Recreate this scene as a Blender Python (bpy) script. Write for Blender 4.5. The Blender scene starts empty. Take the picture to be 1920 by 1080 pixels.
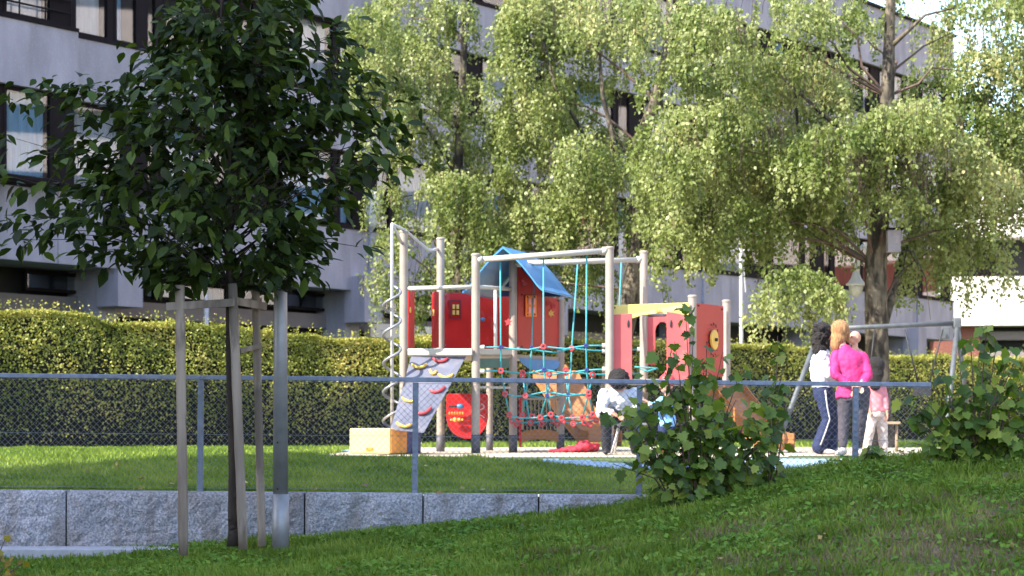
import bpy, bmesh, math, random
import numpy as np
from mathutils import Vector, Matrix, noise
random.seed(7); RNG = np.random.default_rng(11)
C = bpy.context.scene.collection
F = 4000.0
def X(px, d): return (px - 960.0) / F * d
def Z(py, d): return (800.0 - py) / F * d
def at(px, py, d): return Vector((X(px, d), d, Z(py, d)))
# ---------------------------------------------------------------- camera, sky, sun
cam_d = bpy.data.cameras.new('camera'); cam = bpy.data.objects.new('camera', cam_d); C.objects.link(cam)
cam.rotation_euler = (math.pi / 2, 0, 0)
cam_d.lens = 75; cam_d.sensor_width = 36; cam_d.shift_y = 260 / 1920; cam_d.clip_end = 3000
cam_d.dof.use_dof = True; cam_d.dof.focus_distance = 19.6; cam_d.dof.aperture_fstop = 3.2
bpy.context.scene.camera = cam
SUN_EL = math.radians(40.0); SUN_H = Vector((-0.84, -0.5426, 0))            # horizontal direction towards the sun
TO_SUN = (SUN_H.normalized() * math.cos(SUN_EL) + Vector((0, 0, math.sin(SUN_EL)))).normalized()
w = bpy.data.worlds.new('World'); bpy.context.scene.world = w; w.use_nodes = True
nt = w.node_tree; nt.nodes.clear()
sky = nt.nodes.new('ShaderNodeTexSky'); sky.sky_type = 'NISHITA'; sky.sun_disc = False
sky.sun_elevation = SUN_EL; sky.sun_rotation = math.atan2(TO_SUN.x, TO_SUN.y)
sky.air_density = 1.0; sky.dust_density = 1.2; sky.ozone_density = 1.0
bg = nt.nodes.new('ShaderNodeBackground'); bg.inputs[1].default_value = 0.15
wo = nt.nodes.new('ShaderNodeOutputWorld')
nt.links.new(sky.outputs[0], bg.inputs[0]); nt.links.new(bg.outputs[0], wo.inputs[0])
sl = bpy.data.lights.new('sun', 'SUN'); sl.energy = 2.85; sl.angle = math.radians(0.5); sl.color = (1.0, 0.93, 0.82)
so = bpy.data.objects.new('sun', sl); C.objects.link(so)
so.rotation_euler = TO_SUN.to_track_quat('Z', 'Y').to_euler()
vs = bpy.context.scene.view_settings
vs.view_transform = 'Standard'; vs.look = 'None'; vs.gamma = 1; vs.exposure = 2.32
# ---------------------------------------------------------------- materials
def S(r, g, b):                                                             # sRGB 0-255 to linear
    return tuple((c / 255 / 12.92) if c / 255 <= 0.04045 else ((c / 255 + 0.055) / 1.055) ** 2.4 for c in (r, g, b))
def mat(name, col, rough=0.6, var=0.12, scale=6.0, bump=0.0, bscale=None, metal=0.0, col2=None, detail=4.0, stretch=(1, 1, 1), spec=0.5, trans=0.0):
    m = bpy.data.materials.new(name); m.use_nodes = True; t = m.node_tree; b = t.nodes['Principled BSDF']
    tc = t.nodes.new('ShaderNodeTexCoord'); mp = t.nodes.new('ShaderNodeMapping'); mp.inputs['Scale'].default_value = stretch
    t.links.new(tc.outputs['Object'], mp.inputs[0])
    n = t.nodes.new('ShaderNodeTexNoise'); n.inputs['Scale'].default_value = scale; n.inputs['Detail'].default_value = detail
    t.links.new(mp.outputs[0], n.inputs['Vector'])
    r = t.nodes.new('ShaderNodeValToRGB'); c2 = col2 or tuple(c * (1 + var) for c in col); c1 = col if col2 else tuple(c * (1 - var) for c in col)
    r.color_ramp.elements[0].color = (*c1, 1); r.color_ramp.elements[1].color = (*c2, 1)
    r.color_ramp.elements[0].position = 0.35; r.color_ramp.elements[1].position = 0.65
    t.links.new(n.outputs[0], r.inputs[0]); t.links.new(r.outputs[0], b.inputs['Base Color'])
    b.inputs['Roughness'].default_value = rough; b.inputs['Metallic'].default_value = metal
    b.inputs['Specular IOR Level'].default_value = spec
    if bump:
        n2 = t.nodes.new('ShaderNodeTexNoise'); n2.inputs['Scale'].default_value = bscale or scale * 3; n2.inputs['Detail'].default_value = 6
        t.links.new(mp.outputs[0], n2.inputs['Vector'])
        bp = t.nodes.new('ShaderNodeBump'); bp.inputs['Strength'].default_value = bump; bp.inputs['Distance'].default_value = 0.02
        t.links.new(n2.outputs[0], bp.inputs['Height']); t.links.new(bp.outputs[0], b.inputs['Normal'])
    return m
def leafmat(name, cols, trans=0.35, rough=0.5, spec=0.3, noise_scale=None):
    """leaf: colour differs from leaf to leaf; light comes partly through the blade"""
    m = bpy.data.materials.new(name); m.use_nodes = True; t = m.node_tree; b = t.nodes['Principled BSDF']
    g = t.nodes.new('ShaderNodeNewGeometry'); r = t.nodes.new('ShaderNodeValToRGB')
    e = r.color_ramp.elements; k = len(cols)
    e[0].position = 0; e[0].color = (*cols[0], 1); e[1].position = 1; e[1].color = (*cols[-1], 1)
    for i in range(1, k - 1): e.new(i / (k - 1)).color = (*cols[i], 1)
    src = g.outputs['Random Per Island']
    if noise_scale:
        tc = t.nodes.new('ShaderNodeTexCoord'); n = t.nodes.new('ShaderNodeTexNoise'); n.inputs['Scale'].default_value = noise_scale
        t.links.new(tc.outputs['Object'], n.inputs['Vector'])
        mm = t.nodes.new('ShaderNodeMapRange'); mm.inputs[1].default_value = 0.3; mm.inputs[2].default_value = 0.7; mm.inputs[3].default_value = 0; mm.inputs[4].default_value = 1
        t.links.new(n.outputs[0], mm.inputs[0])
        a = t.nodes.new('ShaderNodeMath'); a.operation = 'MULTIPLY_ADD'; a.inputs[1].default_value = 0.45
        a2 = t.nodes.new('ShaderNodeMath'); a2.operation = 'MULTIPLY'; a2.inputs[1].default_value = 0.55
        t.links.new(mm.outputs[0], a2.inputs[0]); t.links.new(src, a.inputs[0]); t.links.new(a2.outputs[0], a.inputs[2]); src = a.outputs[0]
    t.links.new(src, r.inputs[0]); t.links.new(r.outputs[0], b.inputs['Base Color'])
    b.inputs['Roughness'].default_value = rough; b.inputs['Specular IOR Level'].default_value = spec
    tr = t.nodes.new('ShaderNodeBsdfTranslucent'); mx = t.nodes.new('ShaderNodeMixShader'); mx.inputs[0].default_value = trans
    hs = t.nodes.new('ShaderNodeHueSaturation'); hs.inputs['Value'].default_value = 1.5; hs.inputs['Saturation'].default_value = 1.1; hs.inputs['Hue'].default_value = 0.49
    t.links.new(r.outputs[0], hs.inputs['Color']); t.links.new(hs.outputs[0], tr.inputs[0])
    t.links.new(b.outputs[0], mx.inputs[1]); t.links.new(tr.outputs[0], mx.inputs[2])
    t.links.new(mx.outputs[0], t.nodes['Material Output'].inputs[0])
    return m
def glassmat(name, tint=(0.7, 0.75, 0.8), mixf=0.3, rough=0.02):
    m = bpy.data.materials.new(name); m.use_nodes = True; t = m.node_tree; t.nodes.clear()
    o = t.nodes.new('ShaderNodeOutputMaterial'); mx = t.nodes.new('ShaderNodeMixShader'); tr = t.nodes.new('ShaderNodeBsdfTransparent'); gl = t.nodes.new('ShaderNodeBsdfGlossy')
    tr.inputs[0].default_value = (*tint, 1); gl.inputs['Roughness'].default_value = rough; gl.inputs[0].default_value = (0.9, 0.93, 1, 1)
    fr = t.nodes.new('ShaderNodeLayerWeight'); fr.inputs[0].default_value = 0.35; pw = t.nodes.new('ShaderNodeMath'); pw.operation = 'POWER'; pw.inputs[1].default_value = 3.0; t.links.new(fr.outputs['Facing'], pw.inputs[0])
    ad = t.nodes.new('ShaderNodeMath'); ad.operation = 'MULTIPLY_ADD'; ad.inputs[1].default_value = 0.5; ad.inputs[2].default_value = mixf
    t.links.new(pw.outputs[0], ad.inputs[0]); t.links.new(ad.outputs[0], mx.inputs[0])
    t.links.new(tr.outputs[0], mx.inputs[1]); t.links.new(gl.outputs[0], mx.inputs[2]); t.links.new(mx.outputs[0], o.inputs[0])
    return m
M = {}
M['concrete'] = mat('concrete', S(150, 145, 155), 0.85, scale=1.3, var=0.13, bump=0.5, bscale=40, detail=10, stretch=(1.6, 1.6, .5))
M['concrete_dark'] = mat('concrete_dark', S(116, 108, 108), 0.85, 0.08, 2, 0.3, 30)
M['frame_brown'] = mat('frame_brown', S(26, 20, 23), 0.8, 0.15, 4, spec=.15)
M['dark'] = mat('dark_interior', S(16, 15, 18), 0.7, 0.2, 3)
M['glass'] = glassmat('window_glass', (0.80, 0.85, 0.88), 0.09)
M['curtain'] = mat('curtain', S(214, 200, 196), 0.9, 0.10, 6, 0.5, 12, stretch=(3, 3, 0.3))
M['curtain_blue'] = mat('curtain_blue', S(160, 184, 200), 0.9, 0.12, 5, 0.5, 12, stretch=(3, 3, 0.3))
M['curtain_orange'] = mat('curtain_orange', S(214, 112, 86), 0.9, 0.12, 5, 0.3, 12, stretch=(3, 3, 0.3))
M['white_wall'] = mat('white_wall', S(206, 198, 188), 0.8, 0.04, 1.5, 0.2, 30)
M['brick'] = mat('brick', S(110, 66, 56), 0.85, 0.2, 9, 0.4, 30, stretch=(1, 1, 4))
M['white_paint'] = mat('white_paint', S(186, 184, 182), 0.4, 0.04, 4)
M['post'] = mat('post_paint', S(146, 134, 124), 0.5, 0.10, 5)
M['post_foot'] = mat('post_foot', S(76, 74, 80), 0.6, 0.1, 5)
M['pale_bar'] = mat('pale_bar', S(172, 168, 158), 0.4, 0.05, 5)
M['steel'] = mat('steel', S(136, 137, 142), 0.5, 0.10, 8, metal=0.45)
M['galv'] = mat('galvanised', S(112, 122, 142), 0.6, 0.16, 14, 0.05, 40, metal=0.2, stretch=(1, 1, 0.6))
M['wire'] = mat('wire', S(120, 124, 132), 0.5, 0.1, 20, metal=0.4)
M['red'] = mat('red_panel', S(180, 30, 30), 0.5, 0.10, 3, spec=.3)
M['red_soft'] = mat('sun_washed_red_panel', S(190, 80, 80), 0.5, 0.08, 3)  # red paled in colour for the grazing sunlight on the panels
M['yellow_box'] = mat('yellow_box', S(226, 194, 118), .5, .06, 4)
M['yellow'] = mat('yellow_panel', S(214, 172, 76), 0.45, 0.06, 4)
M['yellow_soft'] = mat('pale_yellow_panel', S(204, 184, 100), 0.5, 0.04, 4)
M['blue'] = mat('blue_panel', S(60, 122, 172), 0.4, 0.06, 3)
M['navy'] = mat('navy_plastic', S(40, 52, 110), 0.5, 0.08, 3)
M['grey_panel'] = mat('grey_panel', S(92, 94, 108), 0.6, 0.08, 9, 0.1, 60)
M['wood_panel'] = mat('wood_panel', S(150, 98, 50), 0.6, 0.14, 4, 0.1, 20, stretch=(1, 1, 6))
M['teal'] = mat('teal_rope', S(56, 146, 154), 0.6, 0.12, 40, 0.2, 90)
M['clamp'] = mat('clamp_red', S(180, 60, 64), 0.45, 0.1, 8)
M['black'] = mat('black_part', S(30, 30, 34), 0.6, 0.1, 8)
M['orange'] = mat('orange_plastic', S(226, 120, 40), 0.5, 0.08, 6)
M['bark_birch'] = mat('bark_birch', S(40, 34, 27), 0.9, scale=7, col2=S(112, 102, 86), bump=1.0, bscale=18, detail=10, stretch=(1, 1, 0.45))
M['bark_dark'] = mat('bark_dark', S(44, 35, 29), 0.9, 0.35, 10, 0.8, 30, stretch=(1, 1, 0.3))
M['twig'] = mat('twig', S(84, 66, 56), 0.8, 0.2, 10)
M['stake'] = mat('stake_wood', S(104, 92, 82), 0.9, scale=6, col2=S(150, 136, 124), bump=0.4, bscale=25, stretch=(1, 1, 0.12))
M['plank'] = mat('plank_wood', S(150, 128, 102), 0.8, 0.2, 6, 0.3, 25, stretch=(0.2, 1, 1))
M['soil'] = mat('soil', S(66, 62, 38), 0.95, scale=1.6, col2=S(104, 90, 68), bump=0.8, bscale=18, detail=8)
M['lawn_soil'] = mat('lawn_soil', S(56, 76, 30), 0.95, scale=3, col2=S(80, 96, 44), bump=0.8, bscale=25, detail=8)
M['granite'] = mat('granite', S(116, 117, 126), 0.85, scale=48, col2=S(170, 170, 180), bump=1.0, bscale=70, detail=10)
M['kerb'] = mat('kerb_stone', S(150, 150, 158), 0.8, 0.1, 12, 0.4, 40)
M['sand'] = mat('play_sand', S(168, 156, 138), 0.95, 0.1, 9, 0.5, 60)
M['rubber'] = mat('blue_rubber', S(128, 152, 172), 0.9, 0.08, 12, 0.3, 80)
def weather(m, col, scale, lo=.52, hi=.68, fac=.5, stretch=(1, 1, 1), rnd=0.0):
    # stains with a shape of their own, and a slight tone difference from block to block
    t = m.node_tree; b = t.nodes['Principled BSDF']; src = b.inputs['Base Color'].links[0].from_socket
    tc = t.nodes.new('ShaderNodeTexCoord'); mp = t.nodes.new('ShaderNodeMapping'); mp.inputs['Scale'].default_value = stretch; n = t.nodes.new('ShaderNodeTexNoise'); n.inputs['Scale'].default_value = scale; n.inputs['Detail'].default_value = 8
    mr = t.nodes.new('ShaderNodeMapRange'); mr.inputs[1].default_value = lo; mr.inputs[2].default_value = hi; mr.inputs[4].default_value = fac; mx = t.nodes.new('ShaderNodeMix'); mx.data_type = 'RGBA'; mx.inputs[7].default_value = (*col, 1)
    t.links.new(tc.outputs['Object'], mp.inputs[0]); t.links.new(mp.outputs[0], n.inputs[0]); t.links.new(n.outputs[0], mr.inputs[0]); t.links.new(mr.outputs[0], mx.inputs[0]); t.links.new(src, mx.inputs[6]); out = mx.outputs[2]
    if rnd:
        oi = t.nodes.new('ShaderNodeObjectInfo'); r2 = t.nodes.new('ShaderNodeMapRange'); r2.inputs[3].default_value = 1 - rnd; r2.inputs[4].default_value = 1 + rnd; hs = t.nodes.new('ShaderNodeHueSaturation'); t.links.new(oi.outputs['Random'], r2.inputs[0]); t.links.new(r2.outputs[0], hs.inputs['Value']); t.links.new(out, hs.inputs['Color']); out = hs.outputs[0]
    t.links.new(out, b.inputs['Base Color'])
weather(M['granite'], S(104, 92, 80), 2.2, .5, .66, .55, (1.6, 1, .5), .10); weather(M['concrete'], S(104, 98, 100), .9, .54, .7, .4, (2.2, 2.2, .35), .05); weather(M['concrete'], S(176, 170, 176), 24, .55, .7, .35)
for k_ in ('red', 'red_soft', 'blue', 'grey_panel', 'yellow', 'yellow_soft', 'wood_panel', 'post', 'pale_bar'): weather(M[k_], S(150, 138, 126), 5, .56, .72, .28)
weather(M['stake'], S(62, 56, 48), 5, .55, .62, .6, (1, 1, .3)); weather(M['bark_birch'], S(28, 24, 20), 9, .52, .58, .8, (1, 1, .35))
# ---------------------------------------------------------------- mesh helpers
class MB:
    def __init__(s): s.v = []; s.f = []; s.mi = []; s.cur = 0
    def add(s, vs_, fs_):
        o = len(s.v); s.v += [tuple(p) for p in vs_]; s.f += [tuple(o + i for i in f) for f in fs_]; s.mi += [s.cur] * len(fs_); return s
    def hexa(s, p):                                                          # 8 points: bottom 4 ccw, top 4
        return s.add(p, [(3, 2, 1, 0), (4, 5, 6, 7), (0, 1, 5, 4), (1, 2, 6, 5), (2, 3, 7, 6), (3, 0, 4, 7)])
    def box(s, c, d, rz=0.0, R=None):
        c = Vector(c); R = R or Matrix.Rotation(rz, 3, 'Z'); h = [k / 2 for k in d]
        return s.hexa([c + R @ Vector((a * h[0], b * h[1], e * h[2])) for e in (-1, 1) for a, b in ((-1, -1), (1, -1), (1, 1), (-1, 1))])
    def bar(s, a, b, wx, wy, up=(0, 0, 1)):
        a, b = Vector(a), Vector(b); z = (b - a).normalized(); up = Vector(up)
        if abs(z.dot(up)) > .95: up = Vector((0, 1, 0))
        x = up.cross(z).normalized(); y = z.cross(x)
        return s.hexa([p + x * (i * wx / 2) + y * (j * wy / 2) for p in (a, b) for i, j in ((-1, -1), (1, -1), (1, 1), (-1, 1))])
    def tube(s, pts, r, n=8, caps=True):
        pts = [Vector(p) for p in pts]; k = len(pts); rr = r if hasattr(r, '__len__') else [r] * k
        o = len(s.v); ref = None
        for i, p in enumerate(pts):
            t = (pts[min(i + 1, k - 1)] - pts[max(i - 1, 0)])
            t = t.normalized() if t.length > 1e-9 else Vector((0, 0, 1))
            if ref is None: ref = Vector((0, 1, 0)) if abs(t.z) > .8 else Vector((0, 0, 1))
            x = t.cross(ref)
            if x.length < 1e-4: x = t.cross(Vector((1, 0, 0)))
            x.normalize(); y = x.cross(t).normalized(); ref = y
            for j in range(n):
                a = 2 * math.pi * j / n; s.v.append(tuple(p + x * (math.cos(a) * rr[i]) + y * (math.sin(a) * rr[i])))
        for i in range(k - 1):
            for j in range(n):
                s.f.append((o + i * n + j, o + i * n + (j + 1) % n, o + (i + 1) * n + (j + 1) % n, o + (i + 1) * n + j)); s.mi.append(s.cur)
        if caps: s.f += [tuple(o + j for j in range(n - 1, -1, -1)), tuple(o + (k - 1) * n + j for j in range(n))]; s.mi += [s.cur] * 2
        return s
    def prism(s, poly, off):                                                  # planar polygon (3D) extruded by off
        poly = [Vector(p) for p in poly]; off = Vector(off); n = len(poly)
        return s.add(poly + [p + off for p in poly], [tuple(range(n - 1, -1, -1)), tuple(range(n, 2 * n))] + [(i, (i + 1) % n, n + (i + 1) % n, n + i) for i in range(n)])
    def ball(s, c, r, n=8, m=6, sc=(1, 1, 1), R=None):
        c = Vector(c); R = R or Matrix.Identity(3); vs_ = [c + R @ Vector((0, 0, -r * sc[2]))]; fs_ = []
        for i in range(1, m):
            a = -math.pi / 2 + math.pi * i / m
            for j in range(n):
                b = 2 * math.pi * j / n; vs_.append(c + R @ Vector((r * sc[0] * math.cos(a) * math.cos(b), r * sc[1] * math.cos(a) * math.sin(b), r * sc[2] * math.sin(a))))
        vs_.append(c + R @ Vector((0, 0, r * sc[2]))); L = len(vs_) - 1
        for j in range(n): fs_.append((0, 1 + (j + 1) % n, 1 + j)); fs_.append((L, 1 + (m - 2) * n + j, 1 + (m - 2) * n + (j + 1) % n))
        for i in range(m - 2):
            for j in range(n): fs_.append((1 + i * n + j, 1 + i * n + (j + 1) % n, 1 + (i + 1) * n + (j + 1) % n, 1 + (i + 1) * n + j))
        return s.add(vs_, fs_)
    def build(s, name, m, parent=None, smooth=False, bevel=0.0):
        me = bpy.data.meshes.new(name); me.from_pydata(s.v, [], s.f)
        for q in (m if isinstance(m, (list, tuple)) else [m]): me.materials.append(q)
        if any(s.mi): me.polygons.foreach_set('material_index', s.mi)
        if smooth: me.polygons.foreach_set('use_smooth', [True] * len(me.polygons))
        o = bpy.data.objects.new(name, me); C.objects.link(o)
        if parent: setp(o, parent)
        if bevel:
            b = o.modifiers.new('bevel', 'BEVEL'); b.width = bevel; b.segments = 2; b.limit_method = 'ANGLE'
        return o
def setp(o, p):
    o.parent = p; o.matrix_parent_inverse = Matrix.Translation(-Vector(p.location)) if p.type == 'EMPTY' and p.parent is None else Matrix.Identity(4)
def tag(o, label=None, cat=None, group=None, kind=None):
    if label: o['label'] = label
    if cat: o['category'] = cat
    if group: o['group'] = group
    if kind: o['kind'] = kind
    return o
def thing(name, label, cat, loc=(0, 0, 0), group=None):
    o = bpy.data.objects.new(name, None); C.objects.link(o); o.location = loc; o.empty_display_size = .2
    return tag(o, label, cat, group)
def npmesh(name, verts, faces, m, parent=None, smooth=False, mi=None):
    """verts (N,3), faces (K,n) int"""
    me = bpy.data.meshes.new(name); verts = np.asarray(verts, np.float32); faces = np.asarray(faces, np.int32); k, n = faces.shape
    me.vertices.add(len(verts)); me.vertices.foreach_set('co', verts.ravel())
    me.loops.add(k * n); me.loops.foreach_set('vertex_index', faces.ravel())
    me.polygons.add(k); me.polygons.foreach_set('loop_start', np.arange(0, k * n, n, dtype=np.int32)); me.polygons.foreach_set('loop_total', np.full(k, n, np.int32))
    for q in (m if isinstance(m, (list, tuple)) else [m]): me.materials.append(q)
    if mi is not None: me.polygons.foreach_set('material_index', mi.astype(np.int32))
    me.update(calc_edges=True)
    if smooth: me.polygons.foreach_set('use_smooth', [True] * k)
    o = bpy.data.objects.new(name, me); C.objects.link(o)
    if parent: setp(o, parent)
    return o
def unit(a): return a / np.maximum(np.linalg.norm(a, axis=1, keepdims=True), 1e-9)
def leaves(centers, axis, nrm, size, tv, tf):
    """place one template leaf per centre; tv (k,3): x across, y along the leaf, z out of the blade"""
    centers = np.asarray(centers, float); axis = unit(np.asarray(axis, float)); side = unit(np.cross(axis, np.asarray(nrm, float))); n = np.cross(side, axis)
    tv = np.asarray(tv, float); s = np.asarray(size, float)[:, None, None]
    v = centers[:, None, :] + s * (tv[None, :, 0:1] * side[:, None, :] + tv[None, :, 1:2] * axis[:, None, :] + tv[None, :, 2:3] * n[:, None, :])
    k = len(tv); f = (np.arange(len(centers))[:, None, None] * k + np.asarray(tf)[None]).reshape(-1, len(tf[0]))
    return v.reshape(-1, 3), f
T_RHOMB = ([(0, 0, 0), (.36, .42, .06), (0, 1, 0), (-.36, .42, .06)], [(0, 1, 2, 3)])
T_CHERRY = ([(0, 0, 0), (.20, .25, .05), (.27, .55, .05), (.14, .85, -.03), (0, 1.08, -.12), (-.14, .85, -.03), (-.27, .55, .05), (-.20, .25, .05), (0, .25, 0), (0, .55, 0), (0, .85, -.07)],
            [(0, 1, 8), (8, 1, 2), (8, 2, 9), (9, 2, 3), (9, 3, 10), (10, 3, 4), (0, 8, 7), (8, 6, 7), (8, 9, 6), (9, 5, 6), (9, 10, 5), (10, 4, 5)])
_lobe = [(0, 0), (.16, -.10), (.42, -.02), (.40, .18), (.62, .34), (.46, .48), (.36, .52), (.34, .74), (.18, .80), (0, 1.06)]
_out = _lobe + [(-x, y) for x, y in _lobe[1:-1][::-1]]
T_LOBED = ([(0, .38, -.05)] + [(x, y, .10 * abs(x) - .10 * max(0, y - .6)) for x, y in _out], [(0, i + 1, (i + 1) % len(_out) + 1) for i in range(len(_out))])
def nz(x, y, s=1.0, z=0.0): return noise.noise(Vector((x * s, y * s, z)))
# ---------------------------------------------------------------- terrain
def sst(t): t = max(0.0, min(1.0, t)); return t * t * (3 - 2 * t)
def upper(x, y):                                                             # terrace behind the wall
    base = -.63 - .008 * (max(-6, min(6, x)) + 5) * (1 - sst((y - 21) / 4))
    return base + (.30 + .04 * 0) * sst((y - 21) / 4.2) + (.012 * nz(x, y, .6) if y < 60 else 0)
CREST = [(-1200, 1062), (0, 1044), (200, 1036), (330, 1026), (500, 1012), (640, 1002), (800, 990), (1000, 966), (1250, 930), (1350, 908), (1450, 886), (1560, 864), (1700, 848), (1920, 826), (2400, 790), (4200, 740)]
def crest(x):
    px = 960 + x * F / 20.4
    return crest_(px) - .065
def crest_(px):
    for (a, b), (c, d) in zip(CREST, CREST[1:]):
        if px <= c: return Z(b + (d - b) * max(0, (px - a)) / (c - a), 20.4)
    return Z(CREST[-1][1], 20.4)
def hill(x, y):
    zc = crest(x)
    if y > 20.4: return zc + (min(-.66, zc) - zc) * sst((y - 20.4) / .9) - (.02 if y > 21.2 else 0)
    return zc + (-1.55 - zc) * min(1.3, (20.4 - y) / 13.5) + .035 * nz(x, y, 1.1) * min(1, (20.4 - y)) + .012 * nz(x, y, 5)
def grid(name, xs, ys, fn, m, parent=None, kind='structure', inside=None):
    nx, ny = len(xs), len(ys); v = [(x, y, fn(x, y)) for y in ys for x in xs]; f = []
    for j in range(ny - 1):
        for i in range(nx - 1):
            if inside and not inside((xs[i] + xs[i + 1]) / 2, (ys[j] + ys[j + 1]) / 2): continue
            f.append((j * nx + i, j * nx + i + 1, (j + 1) * nx + i + 1, (j + 1) * nx + i))
    o = npmesh(name, v, f, m, parent, True)
    return tag(o, kind=kind) if kind else o
lin = lambda a, b, n: [a + (b - a) * i / (n - 1) for i in range(n)]
grid('ground', [-900, -300, -80, -30, -15] + lin(-9, 13, 60) + [18, 40, 120, 400, 900], [21.12] + lin(21.25, 40, 60) + [50, 70, 120, 300, 1200], upper, M['lawn_soil'])
grid('hill', [-600, -200, -60, -25, -12] + lin(-8, 8, 90) + [12, 25, 60, 200, 600], [-400, -100, -30, 0, 4, 7] + lin(8, 21.4, 80) + [21.9], lambda x, y: hill(x, y) if y < 21.5 else -1.4, M['soil'])
def front_edge(x): return 24.35 - .62 * max(0, min(1.6, x + .35)) if x < 1.25 else max(22.6, 23.36 - .25 * (x - 1.25))
grid('sand', lin(-2.15, 12, 70), lin(23.2, 34, 60), lambda x, y: upper(x, y) + .006, M['sand'], inside=lambda x, y: y > max(24.45, front_edge(x) + .25) if x < 3.2 else y > 24.7)
grid('blue_rubber_surface', lin(-4.2, 12, 90), lin(22.2, 31, 70), lambda x, y: upper(x, y) + .011, M['rubber'],
     inside=lambda x, y: (x < -2.1 and 28.2 < y < 30.2) or (x > .3 and front_edge(x) < y < (front_edge(x) + .42 if x < 2.6 else 24.3)))
# ---------------------------------------------------------------- grass
T_BLADE = ([(-.5, 0, 0), (.5, 0, 0), (.22, .6, .05), (0, 1, .25)], [(0, 1, 2), (0, 2, 3)])
def grass(name, n, xr, yr, fn, cols, hmin, hmax, wid, keep=None, density=None, tr=.25, label=None):
    x = RNG.uniform(*xr, n * 2); y = RNG.uniform(*yr, n * 2)
    k = np.abs(x) < y * .295 + .5
    if keep is not None: k &= keep(x, y)
    x, y = x[k][:n], y[k][:n]
    if density is not None:
        dd = np.array([density(a, b) for a, b in zip(x, y)]); k = RNG.random(len(x)) < dd; x, y = x[k], y[k]
    N = len(x); z = np.array([fn(a, b) for a, b in zip(x, y)])
    h = RNG.uniform(hmin, hmax, N) * (.75 + .5 * np.array([nz(a, b, 2.2, 3) + .5 for a, b in zip(x, y)]))
    ax = np.stack([RNG.normal(0, .42, N), RNG.normal(0, .42, N), np.ones(N)], 1)
    nr = np.stack([RNG.normal(0, .6, N), RNG.normal(-.6, .5, N), RNG.normal(0, .1, N)], 1)
    tv = np.array(T_BLADE[0]); tv = tv * np.array([wid / ((hmin + hmax) / 2), 1, 1])
    v, f = leaves(np.stack([x, y, z - .004], 1), ax, nr, h, tv, T_BLADE[1])
    o = npmesh(name, v, f, leafmat(name + '_leaf', cols, tr, .6, .2, noise_scale=1.3)); return tag(o, kind='stuff')
G1 = [S(62, 78, 26), S(84, 106, 36), S(108, 130, 50), S(134, 146, 72)]
G2 = [S(74, 100, 34), S(100, 126, 44), S(130, 150, 62), S(154, 166, 82)]
def bare(x, y):                                                              # dry trampled patch low right, thin spots elsewhere
    a = math.exp(-(((x - 3.0) / .85) ** 2 + ((y - 14.8) / 2.9) ** 2)); b = max(0, nz(x, y, .9, 8) - .12) * 1.6
    c = .5 * math.exp(-(((x - 1.0) / 1.6) ** 2 + ((y - 15.0) / 1.3) ** 2))
    return min(1, a * .95 + b + c * max(0, nz(x, y, 2.4, 5) + .5))
grass('grass', 215000, (-7, 7), (12.2, 21.2), hill, G1, .05, .12, .0085, keep=lambda x, y: (y < 20.9) | (x > 1.2), density=lambda a, b: 1 - .85 * bare(a, b))
grass('dry_grass', 66000, (0, 7), (12.2, 18.5), hill, [S(98, 82, 58), S(126, 108, 84), S(150, 132, 104)], .03, .08, .006, density=lambda a, b: .12 + .88 * min(1, bare(a, b) * 1.1), tr=.1)
grass('lawn_grass', 110000, (-7, 2.6), (21.18, 31.0), upper, G2, .035, .075, .010,
      keep=lambda x, y: ((y < 24.5) & (y < np.where(x > -.35, 24.30 - .62 * (x + .35), 24.5))) | (x < -2.25))
grass('far_lawn_grass', 30000, (-2, 10), (33.5, 44), upper, G2, .05, .10, .02)
# low clover and dandelion rosettes on the slope
N = 30000; x = RNG.uniform(-7, 7, N); y = RNG.uniform(12.2, 20.9, N); k = np.abs(x) < y * .295 + .5; x, y = x[k], y[k]
dn = np.array([(.12 + max(0, nz(a, b, .8, 2) + .15) * 1.6 + .25 * (a > 1)) * (1 - .9 * bare(a, b)) for a, b in zip(x, y)]); k = RNG.random(len(x)) < dn; x, y = x[k], y[k]
cx, cy, cs = [], [], []
for a, b in zip(x, y):
    for q in range(3): cx.append(a + random.gauss(0, .025)); cy.append(b + random.gauss(0, .025)); cs.append(random.uniform(.03, .062))
cz = np.array([hill(a, b) for a, b in zip(cx, cy)]) + RNG.uniform(.01, .085, len(cx))
nn = len(cx); az = RNG.uniform(0, 6.28, nn); ax = np.stack([np.cos(az), np.sin(az), RNG.uniform(-.2, .8, nn)], 1)
v, f = leaves(np.stack([cx, cy, cz], 1), ax, np.stack([RNG.normal(0, .3, nn), RNG.normal(-.3, .3, nn), np.ones(nn)], 1), cs, *T_RHOMB)
tag(npmesh('clover', v, f, leafmat('clover_leaf', [S(54, 78, 26), S(74, 104, 36), S(96, 128, 46), S(120, 140, 66)], .25, .7, .12, noise_scale=2)), kind='stuff')
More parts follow.
